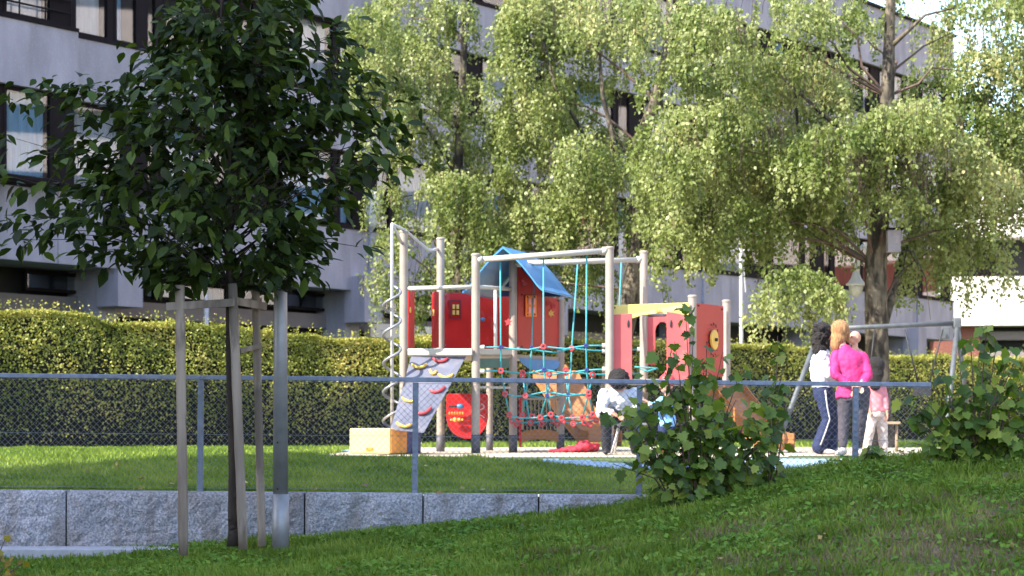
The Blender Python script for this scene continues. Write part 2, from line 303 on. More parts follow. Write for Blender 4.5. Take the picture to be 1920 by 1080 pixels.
# ---------------------------------------------------------------- granite retaining wall, kerb, fence
def wtop(x): return -.622 - .0078 * (x + 5.04)
rw = thing('retaining_wall', 'low retaining wall of big rough grey granite blocks under the wire fence', 'wall', (0, 21, -1.3))
JP = [-560, -330, -98, 124, 350, 571, 793, 1010, 1219, 1440, 1665, 1890, 2120]
for i, (a, b) in enumerate(zip(JP, JP[1:])):
    x0, x1 = X(a, 20.9) + .008, X(b, 20.9) - .008; nx, nzz = 44, 22; v = []; f = []
    for r in range(nzz + 1):
        for q in range(nx + 1):
            x_ = x0 + (x1 - x0) * q / nx; t = r / nzz; zt = wtop(x_) + random.Random(i).uniform(-.008, .006); z_ = -1.32 + (zt + 1.32) * t
            ed = min(q, nx - q, 4) / 4; et = min(nzz - r, 3) / 3
            d_ = .035 * (noise.noise(Vector((x_ * 4, z_ * 4, i * 3.1))) + .6 * noise.noise(Vector((x_ * 13, z_ * 13, i))) + .35 * noise.noise(Vector((x_ * 34, z_ * 34, i))))
            v.append((x_, 20.90 - .02 * min(ed, et) ** .5 + (d_ * min(ed, et)) * -1, z_))
    for r in range(nzz):
        for q in range(nx): o_ = r * (nx + 1) + q; f.append((o_, o_ + 1, o_ + nx + 2, o_ + nx + 1))
    b0 = len(v); tr = nzz * (nx + 1)
    v += [(x0, 21.14, -1.32), (x1, 21.14, -1.32), (x0, 21.14, wtop(x0)), (x1, 21.14, wtop(x1))]
    me = bpy.data.meshes.new('granite_block')
    f += [tuple([tr + q for q in range(nx + 1)] + [b0 + 3, b0 + 2]), tuple([r * (nx + 1) for r in range(nzz + 1)][::-1] + [b0, b0 + 2][:1] + [b0 + 2])[::-1], tuple([r * (nx + 1) + nx for r in range(nzz + 1)] + [b0 + 3, b0 + 1])[::-1]]
    me.from_pydata(v, [], f); me.materials.append(M['granite']); o = bpy.data.objects.new('granite_block', me); C.objects.link(o); setp(o, rw)
MB().prism([(-14, 21.13, -1.3), (8, 21.13, -1.3), (8, 21.13, wtop(8) - .03), (-14, 21.13, wtop(-14) - .03)], (0, .02, 0)).build('joint_backing', M['black'], rw)
kb = MB(); kb.box((-6.4, 20.45, -1.24), (6.6, .5, .16)); kb.box((-13.75, 20.45, -1.24), (8, .5, .16)); kbo = kb.build('kerb', M['kerb'], bevel=.01); tag(kbo, 'pale stone kerb strip along the foot of the granite wall', 'kerb')
fe = thing('wire_fence', 'grey galvanised chain link fence with flat top rail standing on the granite wall', 'fence', (0, 21, -.62))
def ztop(x): return .505 - .0100 * (x + 5.04)
FD = 21.02
xa, xb = X(-420, FD), X(1745, FD)
MB().bar((xa, FD, ztop(xa)), (xb, FD, ztop(xb)), .055, .045).build('top_rail', M['galv'], fe, bevel=.006)
bolts = MB()
for p in (374, 380, 752, 822, 1168, 1240, 1548, 1652): bolts.ball((X(p, FD), FD - .03, ztop(X(p, FD))), .008)
bolts.build('rail_bolts', M['steel'], fe)
posts = [-432, -30, 375, 778, 1198, 1603]
for p in posts:
    x_ = X(p, FD); MB().bar((x_, FD, wtop(x_) - .02), (x_ + .008, FD, ztop(x_) - .028), .056, .05).build('fence_post', M['galv'], fe, bevel=.006)
px_ = [X(p, FD) for p in posts] + [xb]
for a, b in zip(px_, px_[1:]):                                              # diamond wire, one panel per bay
    m_ = []; fcs = []; hh = (ztop(a) - wtop(a)) - .07; stp = .062; L = b - a
    def seg(x0, z0, x1, z1):
        if x1 - x0 < 1e-4: return
        r = .0014; o_ = len(m_)
        for (xx, zz) in ((x0, z0), (x1, z1)):
            bz = wtop(xx) + .035
            m_.extend([(xx, FD - .034 - r, bz + zz), (xx, FD - .034 + r, bz + zz - 1.5 * r), (xx, FD - .034 + r, bz + zz + 1.5 * r)])
        for q in range(3): fcs.append((o_ + q, o_ + (q + 1) % 3, o_ + 3 + (q + 1) % 3, o_ + 3 + q))
    kx = -hh
    while kx < L:
        s0, s1 = max(0, kx), min(L, kx + hh); seg(a + s0, s0 - kx, a + s1, s1 - kx); seg(a + s0, hh - (s0 - kx), a + s1, hh - (s1 - kx)); kx += stp
    for zz in (.0, hh * .5, hh): seg(a, zz, b, zz)
    npmesh('wire_mesh', m_, fcs, M['wire'], fe)

# fallen leaves on the slope and the lawn
x = RNG.uniform(-5, 5.5, 150); y = RNG.uniform(13, 24, 150); zz = np.array([hill(a, b) + .05 if b < 20.6 else upper(a, b) + .045 for a, b in zip(x, y)])
v, f = leaves(np.stack([x, y, zz], 1), RNG.normal(0, 1, (150, 3)) * [1, 1, .2], RNG.normal(0, .3, (150, 3)) + [0, -.4, 1], RNG.uniform(.04, .085, 150), *T_RHOMB)
tag(npmesh('fallen_leaves', v, f, leafmat('fallen_leaf', [S(96, 66, 44), S(140, 104, 60), S(170, 146, 80)], .1)), kind='stuff')
# ---------------------------------------------------------------- long apartment building
O_ = Vector((-4.2, 52, 0)); U_ = Vector((.565, .825, 0)).normalized(); N_ = Vector((.825, -.565, 0)).normalized()
def fa(t, o, z): return O_ + U_ * t + N_ * o + Vector((0, 0, z))
def fbox(mb, t0, t1, o0, o1, z0, z1): return mb.hexa([fa(t0, o0, z0), fa(t1, o0, z0), fa(t1, o1, z0), fa(t0, o1, z0), fa(t0, o0, z1), fa(t1, o0, z1), fa(t1, o1, z1), fa(t0, o1, z1)][0:4] + [fa(t0, o0, z1), fa(t1, o0, z1), fa(t1, o1, z1), fa(t0, o1, z1)])
bd = thing('apartment_building', 'long grey concrete apartment block with dark framed window bands behind the hedge', 'building', (O_.x, O_.y, -.35))
BAND = [(3.35, 4.85), (6.75, 8.05), (9.9, 11.25), (13.1, 15.2)]; WIN = [(4.85, 6.75), (8.05, 9.9), (11.25, 13.1)]
TS = [-40, -15.4, -9.6, -7.0, 1.4, 9.8, 18.2, 26.6, 38.0]
def off(t, lv): return (.95 if t < -9.6 else .5) if (t < -7.0 and lv >= 1) or t < -15.4 else (0.35 if t < -7 else 0)
mb = MB(); fbox(mb, -40, 38, -9.5, -1.2, -.4, 15.0); mb.build('building_core', M['dark'], bd)
for li, (z0, z1) in enumerate(BAND):
    for a, b in zip(TS, TS[1:]):
        nseg = max(1, round((b - a) / 4.2))
        for q in range(nseg):
            t0 = a + (b - a) * q / nseg + .008; t1 = a + (b - a) * (q + 1) / nseg - .008; o_ = off((t0 + t1) / 2, li)
            mb = MB(); fbox(mb, t0, t1, -1.19, o_, z0, z1); mb.build('concrete_band', M['concrete'], bd, bevel=.012)
        o_ = off((a + b) / 2, li); mb = MB(); fbox(mb, a + .02, b - .02, o_ - .2, o_ + .035, z1 + .002, z1 + .07); mb.build('sill', M['frame_brown'], bd)
mb = MB(); fbox(mb, -40, 38.1, -9.6, .08, 15.205, 15.32); mb.build('roof_edge', M['frame_brown'], bd)
def window(t0, t1, z0, z1, o, kind, cur=None, parent=bd):
    fr = MB(); w_ = .075
    fbox(fr, t0, t1, o - .09, o, z0, z0 + w_); fbox(fr, t0, t1, o - .09, o, z1 - w_, z1); fbox(fr, t0, t0 + w_, o - .088, o + .002, z0 + w_, z1 - w_); fbox(fr, t1 - w_, t1, o - .088, o + .002, z0 + w_, z1 - w_)
    wn = fr.build('window', M['frame_brown'], parent)
    def sub(m_, name, mt): ob = m_.build(name, mt); ob.parent = wn; ob.matrix_parent_inverse = wn.matrix_world.inverted() if False else Matrix.Identity(4); return ob
    g = MB(); fbox(g, t0 + w_, t1 - w_, o - .055, o - .045, z0 + w_, z1 - w_); sub(g, 'pane', M['glass'])
    rn = random.random()
    if cur is None: cur = M['curtain'] if rn < .5 else M['curtain_blue']
    if rn < .92 and kind != 'bare':
        c_ = MB(); nn = max(4, int((t1 - t0) / .07)); zb = z0 + w_ + .01
        half = rn > .78; tt1 = t0 + w_ + (t1 - t0 - 2 * w_) * (.55 if half else 1)
        pts = [(t0 + w_ + (tt1 - t0 - w_) * q / nn, o - .24 + .035 * math.sin(q * 1.9 + rn * 9)) for q in range(nn + 1)]
        v_ = [fa(t, oo, z) for t, oo in pts for z in (zb, z1 - w_)]
        c_.add(v_, [(2 * q, 2 * q + 2, 2 * q + 3, 2 * q + 1) for q in range(nn)]); sub(c_, 'curtain', cur)
    return wn
random.seed(21)
OFFS = [(.15, .8), (1.0, 3.15), (3.3, 4.05), (4.75, 6.95), (7.1, 7.75)]
for li, (z0, z1) in enumerate(WIN):
    for a, b in zip(TS[1:], TS[2:]):
        L = b - a; o_ = off((a + b) / 2, li + 1) - .12
        bk = MB(); fbox(bk, a, b, -1.19, o_ - .5, z0 + .08, z1 - .002); bk.build('window_recess', M['dark'], bd)
        if L < 3:
            spans = [(.1, .95), (1.1, 1.75)] if li == 1 else [(.3, 1.9)]
            spans = [(-0.05 + .45, 1.45), (1.58, 2.3)] if li == 1 else spans
        elif L < 6: spans = [(.2, 1.0), (1.6, 3.6), (3.9, 5.2)]
        else: spans = OFFS if L < 9 else OFFS + [(8.6, 10.6)]
        prev = 0
        for s0, s1 in spans + [(L, L)]:
            if s0 - prev > .02: fp = MB(); fbox(fp, a + prev, a + s0, o_ - .06, o_ - .012, z0 + .085, z1 - .002); fp.build('dark_panel', M['frame_brown'], bd)
            prev = s1
        for s0, s1 in spans:
            cur = M['curtain_orange'] if (li == 0 and a > 9 and random.random() < .95) else None
            window(a + s0, a + s1, z0 + .08, z1 - .003, o_, 'w', cur)
# ground floor: dark recess, transom strip, concrete beam, lower windows, columns and beam ends at the bay lines
for a, b in zip(TS[1:], TS[2:]):
    if a < -9.7: a_ = a
    fb = MB(); fbox(fb, a, b, -1.19, -.85, 2.42, 2.78); fb.build('concrete_beam', M['concrete_dark'], bd)
    L = b - a
    if a < 9:
        sp = [(.3, 1.2), (1.5, 4.0), (4.4, L - .6)] if L > 5 else [(.25, L - .3)]
        for s0, s1 in sp:
            if s1 - s0 > .3:
                window(a + s0, a + s1, 2.86, 3.3, -.9, 'bare' if random.random() < .3 else 'w', M['curtain_blue'])
                window(a + s0, a + s1, .6, 2.36, -.95, 'w', M['curtain_blue'] if random.random() < .5 else M['curtain'])
    wl = MB(); fbox(wl, a, b, -1.19, -.9, -.4, .55); wl.build('base_wall', M['concrete_dark'], bd)
for t in (-7.6, .8, 9.2, 17.6, 26.0, 34.0):
    c_ = MB(); fbox(c_, t - .28, t + .28, -1.18, -.25, -.4, 3.345); c_.build('column', M['concrete'], bd, bevel=.01)
    if t > -7.7: c_ = MB(); fbox(c_, t - .35, t + .4, -.24, .42, 2.55, 3.70); c_.build('beam_end', M['concrete'], bd, bevel=.015)
    if t > 0: c_ = MB(); c_.tube([fa(t + .25, .1, 3.7), fa(t + .25, .1, 4.9)], .035, 6); c_.build('downpipe', M['galv'], bd)
lc = MB(); lc.ball(fa(.95, .24, 5.35), .5, 10, 8, (.36, .36, 1)); lc.tube([fa(.95, .12, 4.95), fa(.95, .24, 4.8), fa(.95, .3, 4.95)], .03); lc.build('wall_lamp', M['white_paint'], bd, True)
gd = MB(); fbox(gd, -3.3, -.2, -.82, -.76, .2, 1.95); gd.build('garage_door', M['white_paint'], bd)
gd = MB(); fbox(gd, 1.6, 5.2, -.5, -.3, 2.25, 2.6); gd.build('canopy', M['white_wall'], bd)
# balcony rail at the near end
br = MB()
for z in (8.5, 8.75, 9.0): br.tube([fa(-15.3, .9, z - .1), fa(-9.75, .9, z - .1)], .022, 6)
for q in range(9): t = -15.3 + q * .69; br.tube([fa(t, .9, 8.06), fa(t, .9, 8.9)], .018, 6)
br.build('balcony_railing', M['frame_brown'], bd)
# white house beyond the end of the long block, turned to the sun
wg = thing('white_building', 'sunlit white house with dark recessed balcony beyond the end of the grey block', 'building', (19, 100, -.4))
def wb(mb, k0, k1, d0, d1, z0, z1):
    P = lambda k, d, z: Vector((16 + k, 101 - .12 * k - d, z))
    return mb.hexa([P(k0, d1, z0), P(k1, d1, z0), P(k1, d0, z0), P(k0, d0, z0), P(k0, d1, z1), P(k1, d1, z1), P(k1, d0, z1), P(k0, d0, z1)])
mb = MB(); wb(mb, .1, 34, -9, -1.6, -.4, 13.4); mb.build('rear_wall', M['dark'], wg)
mb = MB(); wb(mb, .4, 34, -1.59, 0, 4.75, 7.05); mb.build('white_balcony_front', M['white_wall'], wg, bevel=.02)
mb = MB(); wb(mb, .4, 34, -1.59, -.1, 8.9, 11.2); mb.build('white_balcony_front', M['white_wall'], wg, bevel=.02)
mb = MB(); wb(mb, .1, 34, -1.59, -.15, 12.6, 13.6); mb.build('parapet', M['white_wall'], wg, bevel=.02)
for q in range(6):
    mb = MB(); wb(mb, 4 + q * 5, 7 + q * 5, -1.59, -1.5, 7.1, 8.8); mb.build('window', M['frame_brown'], wg)
mb = MB()
wb(mb, 6.2, 34, -1.0, -.8, 4.1, 4.5); mb.build('louvre', M['concrete_dark'], wg); mb = MB(); wb(mb, 6.2, 34, -1.0, -.8, 3.3, 3.6); mb.build('louvre', M['concrete_dark'], wg)
mb = MB(); wb(mb, 4.0, 6.1, -1.58, -.5, -.4, 4.74); mb.build('brick_pier', M['brick'], wg)
# pale block opposite, beyond the right edge: it is what the window panes mirror
ob = thing('opposite_building', 'pale apartment block facing the grey one from beyond the right edge', 'building', (50, 60, -.4))
mb = MB(); mb.box((58, 62, 17), (14, 130, 35)); mb.build('wall', mat('cream_wall', S(190, 172, 160), .85, .05, .3), ob)
for z in (2, 5.2, 8.4, 11.6, 14.8, 18, 21.2, 24.4, 27.6):
    mb = MB(); mb.box((50.98, 62, z), (.1, 120, 1.3)); mb.build('window_strip', M['frame_brown'], ob)
# unseen tall block left of the frame, footprint shaped to cast the slope's shade
tb = thing('shade_tower', 'unseen tall grey block left of the slope, shaped to cast its shade', 'building', (-24, 2, -1.5))
zt = 22.0; d_ = (zt + .33) / math.tan(SUN_EL); sh = Vector((-TO_SUN.x, -TO_SUN.y, 0)).normalized() * d_
g = lambda x, y: (x - sh.x, y - sh.y)
foot = [g(-2.6, 25.0), g(10, 22.25), (-11.5, 0), (-12.5, -14), (-60, -14), g(-32, 5.5)]
foot = [g(-2.6, 25.0), g(9.5, 22.0), (g(9.5, 22.0)[0], -14), (-60, -14), g(-34, 5.2)]
MB().prism([(a, b, -2) for a, b in foot], (0, 0, zt + 2)).build('tower_wall', M['concrete'], tb)
mb = MB()
for k in range(6):
    a = Vector((*foot[0], 0)); b = Vector((*foot[1], 0)); e = (b - a).normalized(); n_ = Vector((-e.y, e.x, 0))
    for q in range(4): mb.box((a + e * (1.6 + q * 2.8) + n_ * .02 + Vector((0, 0, 1.5 + 3.2 * k))), (1.8, .1, 1.6), math.atan2(e.y, e.x))
mb.build('window_panel', M['frame_brown'], tb)
# ---------------------------------------------------------------- hedges
def hedge(name, label, pts, wd, zt, n, cols, zb=-.35):
    core = MB(); hw = wd / 2 - .14
    P = [Vector((a, b, 0)) for a, b in pts]; segs = list(zip(P, P[1:])); tot = sum((b - a).length for a, b in segs)
    root = thing(name, label, 'hedge', (P[0].x, P[0].y, zb))
    def zt_(p): return zt + (.03 if p.x < -6.6 else 0) + .17 * noise.noise(Vector((p.x * .5, p.y * .5, 4.3))) + .05 * noise.noise(Vector((p.x * 1.7, p.y * 1.7, 4)))
    for a, b in segs:
        u = (b - a).normalized(); s = Vector((u.y, -u.x, 0)); k = max(2, int((b - a).length / .6))
        for q in range(k):
            p0 = a + (b - a) * (q / k); p1 = a + (b - a) * ((q + 1) / k); z = min(zt_(p0), zt_(p1)) - .07
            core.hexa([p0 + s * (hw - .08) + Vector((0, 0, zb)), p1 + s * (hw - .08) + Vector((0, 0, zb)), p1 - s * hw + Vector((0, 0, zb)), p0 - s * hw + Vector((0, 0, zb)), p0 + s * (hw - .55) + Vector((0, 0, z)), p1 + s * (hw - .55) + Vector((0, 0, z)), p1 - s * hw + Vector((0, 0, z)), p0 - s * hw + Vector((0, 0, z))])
    core.build('branches', M['hedge_core'], root)  # solid near-black core for the shaded inside of the hedge
    cs, ax, nr, sz = [], [], [], []
    H = zt - zb
    for i in range(n):
        r = random.random() * tot
        for a, b in segs:
            L = (b - a).length
            if r <= L: break
            r -= L
        u = (b - a).normalized(); s = Vector((u.y, -u.x, 0)); p = a + u * r
        ft = H / (H + wd)
        if random.random() < ft:                                            # front face
            hz = random.random(); q = zb + hz * (zt_(p) - zb)
            o = wd / 2 + .06 * noise.noise(Vector((p.x * 3, p.y * 3, q * 3))) + .10 * noise.noise(Vector((p.x * 1.1, p.y * 1.1, q * 1.1))) - abs(random.gauss(0, .05)); nn = s + Vector((0, 0, .45))
            if random.random() < .97 - .9 * hz and hz < .7: continue  # leaves thinned low so the dark core deepens the shaded front
            if hz < .6: o -= .14 * (1 - hz / .6)
            if hz > .55: o -= (hz - .55) * 1.15
        else:
            o = random.uniform(-wd / 2, wd / 2 - .45); q = zt_(p) + .05 * noise.noise(Vector((p.x * 3, p.y * 3, o * 3))) - abs(random.gauss(0, .03)) - max(0, o - wd / 2 + .2) * .5; nn = Vector((0, 0, 1)) + s * .3
            if random.random() < .03: q += random.uniform(.02, .2)
        c = p + s * o; c.z = q
        rv = Vector((random.gauss(0, 1), random.gauss(0, 1), random.gauss(0, 1))) * .55
        cs.append(c); nr.append(nn + rv); ax.append(Vector((random.gauss(0, 1), random.gauss(0, 1), random.gauss(.4, 1)))); sz.append(random.uniform(.032, .058))
    v, f = leaves(np.array(cs), np.array(ax), np.array(nr), sz, *T_RHOMB)
    npmesh('leaves', v, f, leafmat(name + '_leaf', cols, .25, .5, noise_scale=1.2), root)
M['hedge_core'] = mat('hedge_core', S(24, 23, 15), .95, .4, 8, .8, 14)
HC = [S(78, 88, 34), S(114, 122, 48), S(158, 156, 76), S(184, 166, 98)]
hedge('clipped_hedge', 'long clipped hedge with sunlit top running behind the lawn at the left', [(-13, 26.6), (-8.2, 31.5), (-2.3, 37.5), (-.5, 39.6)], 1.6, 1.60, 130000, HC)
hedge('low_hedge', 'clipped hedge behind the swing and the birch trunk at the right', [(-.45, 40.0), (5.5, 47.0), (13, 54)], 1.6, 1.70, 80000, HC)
# ---------------------------------------------------------------- poles and lamp
gp = thing('metal_pole', 'thick round grey metal pole beside the staked young tree', 'pole', (X(526, 19.6), 19.6, -1.06))
mb = MB(); x_ = X(526, 19.6); mb.tube([(x_, 19.6, -1.2), (x_, 19.6, -.62)], [.079, .079], 24); mb.tube([(x_, 19.6, -.62), (x_, 19.6, 2.25)], [.07, .057], 24)
mb.build('shaft', M['steel'], gp, True)
mb = MB()
for z in (-.57, -.145): mb.ball((x_ - .02, 19.6 - .066, z), .009, 6, 4)
mb.build('screw_hole', M['black'], gp)
def lamp_post():
    M['lamp_white'] = mat('lamp_white', S(222, 222, 220), .35, .04, 5)
    d = 34.5; r = thing('street_lamp', 'white hanging lamp with conical shade on a gooseneck beside the birch trunk', 'lamp', (X(1628, d), d, -.35))
    mb = MB(); mb.tube([at(1628, 836, d), at(1628, 500, d)], .05, 12); mb.build('pole', M['white_paint'], r, True)
    mb = MB(); mb.tube([at(1628, 505, d), at(1628, 478, d), at(1624, 466, d), at(1617, 462, d), at(1611, 469, d), at(1608, 484, d), at(1607, 500, d), at(1606, 512, d)], [.04, .04, .035, .035, .035, .04, .042, .05], 10); mb.build('gooseneck', M['lamp_white'], r, True)
    mb = MB(); c = at(1605, 0, d)
    mb.tube([(c.x, d, Z(y, d)) for y in (510, 514, 522, 529, 533, 535)], [.05, .06, .085, .125, .165, .16], 20); mb.build('lamp_shade', M['lamp_white'], r, True)
    mb = MB(); mb.tube([(c.x, d, Z(y, d)) for y in (535.3, 541, 549, 555, 557)], [.118, .115, .095, .05, .01], 20); mb.build('lamp_glass', mat('lamp_glass', S(196, 196, 184), .25, .1, 20), r, True)
lamp_post()
fp = thing('flag_pole', 'thin white pole with a line standing behind the right hedge', 'pole', (X(1391, 48), 48, -.3))
mb = MB(); mb.tube([at(1391, 832, 48), at(1389, 445, 48)], [.05, .035], 8); mb.tube([at(1392, 470, 48), at(1398, 548, 48)], .012, 5); mb.build('shaft', M['white_paint'], fp)
mb = MB(); mb.tube([at(1392, 470, 48), at(1402, 467, 48)], .03, 6); mb.ball(at(1403, 469, 48), .06); mb.build('pulley', M['white_paint'], fp)
tp = thing('thin_pole', 'thin bright metal pole sticking up behind the hedge at the left', 'pole', (X(387, 38), 38, -.3))
mb = MB(); mb.tube([at(387, 831, 38), at(387, 552, 38)], [.055, .045], 10); mb.build('shaft', M['steel'], tp, True)
# ---------------------------------------------------------------- the dark young tree with its stakes
random.seed(5)
D = 19.0
yt = thing('young_tree', 'dark green young tree with drooping leaves held between wooden stakes', 'tree', (X(438, D), D, -1.05))
tr = MB()
def at_trunk_(tk, z):
    for a, b in zip(tk, tk[1:]):
        if a.z <= z <= b.z: return a.lerp(b, (z - a.z) / (b.z - a.z))
    return Vector(tk[0])
trunk = [at(440, 1024, D), at(436, 960, D), at(437, 870, D), at(434, 760, D), at(432, 650, D), at(431, 540, D), at(430, 430, D), at(428, 300, D), at(425, 180, D), at(418, 70, D), at(414, -40, D), at(412, -140, D)]
tr.tube(trunk, [.055, .042, .040, .040, .042, .036, .03, .026, .022, .017, .012, .006], 10); tr.tube([at(440, 1024, D), at(438, 985, D)], [.075, .042], 10)
for k in range(16): zz = random.uniform(.02, .95); p_ = at_trunk_(trunk, -1.0 + 2.2 * zz); a_ = random.uniform(3.4, 6.0); tr.ball(p_ + Vector((math.cos(a_), math.sin(a_), 0)) * .036, random.uniform(.012, .024), 8, 6)
tr.build('trunk', M['bark_dark'], yt, True)
tips = [(20, 400), (60, 190), (95, 160), (30, 260), (15, 330), (75, 330), (150, 160), (175, 250), (110, 270), (45, 450), (95, 430), (150, 470), (130, 370), (220, 470), (190, 400), (250, 180), (235, 250), (255, 340),
        (290, 500), (270, 430), (345, 520), (330, 440), (410, 540), (380, 480), (470, 545), (540, 540), (520, 470), (575, 500), (590, 440), (610, 380), (560, 400), (500, 400), (620, 320), (670, 330), (720, 300), (745, 250), (700, 230), (740, 190),
        (690, 150), (640, 130), (655, 200), (610, 240), (560, 280), (600, 170), (545, 180), (560, 90), (610, 70), (640, 60), (560, 10), (505, 50), (480, 120), (510, 130), (500, 240), (450, 330), (460, 230), (400, 380), (300, 300), (350, 360), (340, 240), (310, 160), (370, 180), (330, 90), (345, 30), (380, 60), (440, 10), (410, -40), (480, -50), (520, -80), (360, -60), (430, -120), (390, 120), (440, 150), (285, 210), (260, 60 + 70), (430, 420), (470, 470), (640, 270), (580, 350), (690, 290), (150, 300), (200, 330)]
tips = [t for t in tips if not (t[0] < 240 and t[1] < 120)]
br = MB(); LC, LA, LN, LS = [], [], [], []
def at_trunk(z):
    for a, b in zip(trunk, trunk[1:]):
        if a.z <= z <= b.z: return a.lerp(b, (z - a.z) / (b.z - a.z))
    return Vector(trunk[-1])
def leafy(p, direc, n, spread=.11):
    for _ in range(n):
        c = p + Vector((random.gauss(0, spread), random.gauss(0, spread), random.gauss(-.01, spread * .8)))
        if c.z < 1.27 + .06 * math.sin(c.x * 9) or noise.noise(c * 2.6) < -.20: continue
        out = Vector((direc.x, direc.y, 0)) * .6 + Vector((random.gauss(0, .8), random.gauss(0, .8), -abs(random.gauss(.75, .5)) + .15))
        LC.append(c); LA.append(out); LN.append(Vector((random.gauss(0, .5), random.gauss(-.2, .5), 1))); LS.append(random.uniform(.08, .14) if random.random() < .5 else random.uniform(.13, .185))
allt = [(at(a, b, D + random.uniform(-.35, .35)), 1) for a, b in tips]
for _ in range(44):                                                          # limbs towards and away from the camera
    z = random.uniform(1.3, 3.7); rr = (1.35 if 1.6 < z < 3.1 else .85) * random.uniform(.4, 1); a = random.choice((-1, 1)) * random.uniform(.6, 2.5)
    allt.append((Vector((trunk[0].x + rr * math.cos(a) * (1.1), D + rr * math.sin(a), z)), 0))
for p, outl in allt:
    ax_d = math.hypot(p.x - trunk[0].x, p.y - D); z0 = max(1.25, p.z - .18 - ax_d * .42); a = at_trunk(z0); m1 = a.lerp(p, .5) + Vector((random.gauss(0, .04), random.gauss(0, .04), .10 * ax_d))
    pts = [a.lerp(m1, .0), a.lerp(m1, .5) + Vector((0, 0, .02)), m1, m1.lerp(p, .5) + Vector((random.gauss(0, .02), random.gauss(0, .02), .02)), p]
    br.tube(pts, [.011, .009, .006, .004, .002], 5)
    dr = (p - a); dr.z = 0; dr = dr.normalized() if dr.length > .05 else Vector((0, -1, 0))
    leafy(p, dr, 23, .10); leafy(pts[3], dr, 15, .13)
    if ax_d > .7: leafy(m1, dr, 12, .16)
    for _ in range(2):
        s = pts[2 + random.randint(0, 1)]; e = s + dr * random.uniform(.05, .2) + Vector((random.gauss(0, .16), random.gauss(0, .16), random.gauss(.02, .12)))
        br.tube([s, s.lerp(e, .5) + Vector((0, 0, .02)), e], [.006, .004, .003], 4); leafy(e, dr, 10, .09)
br.build('branches', M['bark_dark'], yt, True)
v, f = leaves(np.array(LC), np.array(LA), np.array(LN), LS, *T_CHERRY)
npmesh('leaves', v, f, leafmat('young_tree_leaf', [S(26, 36, 12), S(36, 50, 16), S(50, 68, 22), S(76, 94, 36)], .25, .6, .2), yt)
sf = thing('tree_stakes', 'weathered wooden stakes with crossbars nailed round the young tree', 'tree support', (X(420, D), D, -1.06))
for (x0, y0, x1, y1, dd, r0) in ((344, 1034, 337, 535, -.32, .043), (456, 1022, 436, 532, -.13, .042), (491, 1016, 479, 540, .3, .036)):
    d = D + dd; mb = MB(); k = 14; rs = [r0 * (1 + .05 * math.sin(q * 2.1 + x0)) for q in range(k)]
    mb.tube([at(x0 + (x1 - x0) * q / (k - 1), y0 + 8 + (y1 - y0 - 8) * q / (k - 1), d) for q in range(k)], rs, 12); mb.build('stake', M['stake'], sf, True)
for z_ in (655, 900):
    pass
mb = MB(); mb.tube([at(434, 655, D + .05) + Vector((.055 * math.cos(a), .055 * math.sin(a), .006 * math.sin(3 * a))) for a in lin(0, 6.283, 14)], .008, 5); mb.build('tree_tie', M['black'], sf)
mb = MB(); mb.bar(at(312, 575, D - .38), at(440, 567, D - .2), .02, .07, (0, 0, 1)); mb.build('crossbar', M['stake'], sf, bevel=.004)
mb = MB(); mb.bar(at(434, 563, D - .19), at(499, 575, D + .24), .02, .07, (0, 0, 1)); mb.build('crossbar', M['stake'], sf, bevel=.004)
mb = MB(); mb.bar(at(346, 573, D - .3), at(490, 565, D + .36), .02, .06, (0, 0, 1)); mb.build('crossbar', M['stake'], sf, bevel=.004)
mb = MB(); mb.bar(at(450, 658, D + .06), at(490, 648, D + .28), .02, .045, (0, 0, 1)); mb.build('crossbar', M['stake'], sf, bevel=.004)
# ---------------------------------------------------------------- lobed-leaf bushes on the slope
def bush(name, label, base, d, stems, nl, lsz, cols, spread=.09, dy=.25):
    bx, by = base; p0 = at(bx, by, d); p0.z = hill(p0.x, p0.y) - .02
    r = thing(name, label, 'bush', tuple(p0)); sm = MB(); c_, a_, n_, s_ = [], [], [], []
    for (tx, ty, w_) in stems:
        e = at(tx, ty, d + random.uniform(-dy, dy)); m1 = p0.lerp(e, .5) + Vector((random.gauss(0, .03), 0, .08 * (abs(e.x - p0.x)))); b0 = p0 + Vector(((e.x - p0.x) * .25, random.uniform(-.08, .08), 0)); b0.z = min(hill(b0.x, b0.y), e.z) - .01
        pts = [b0, b0.lerp(m1, .5), m1, m1.lerp(e, .5), e]; sm.tube(pts, [.010, .008, .007, .005, .003], 5)
        k = max(3, int(nl * w_))
        for i in range(k):
            t = 1 - random.random() ** 1.3 * .85; q = b0.lerp(m1, t * 2) if t < .5 else m1.lerp(e, t * 2 - 1)
            o = Vector((random.gauss(0, spread), random.gauss(0, spread), random.gauss(0, spread * .7))) * (1.15 - .75 * t); c = q + o
            if random.random() < .5: sm.tube([q, q.lerp(c, .6) + Vector((0, 0, .01)), c], .0022, 3, caps=False)
            hd = Vector((o.x, o.y, 0)).normalized() if o.length > .01 else Vector((1, 0, 0))
            c_.append(c); a_.append(hd * .6 + Vector((random.gauss(0, .35), random.gauss(0, .35), -.65 + random.gauss(0, .35)))); n_.append(hd * .9 + Vector((random.gauss(0, .45), -.6 + random.gauss(0, .45), .55))); s_.append(lsz * random.uniform(.55, 1.1))
    sm.build('stems', M['twig'], r); v, f = leaves(np.array(c_), np.array(a_), np.array(n_), s_, *T_LOBED)
    npmesh('leaves', v, f, leafmat(name + '_leaf', cols, .4, .5, .4), r); return r
random.seed(9)
BC = [S(48, 68, 22), S(68, 94, 30), S(94, 120, 42), S(136, 148, 62)]
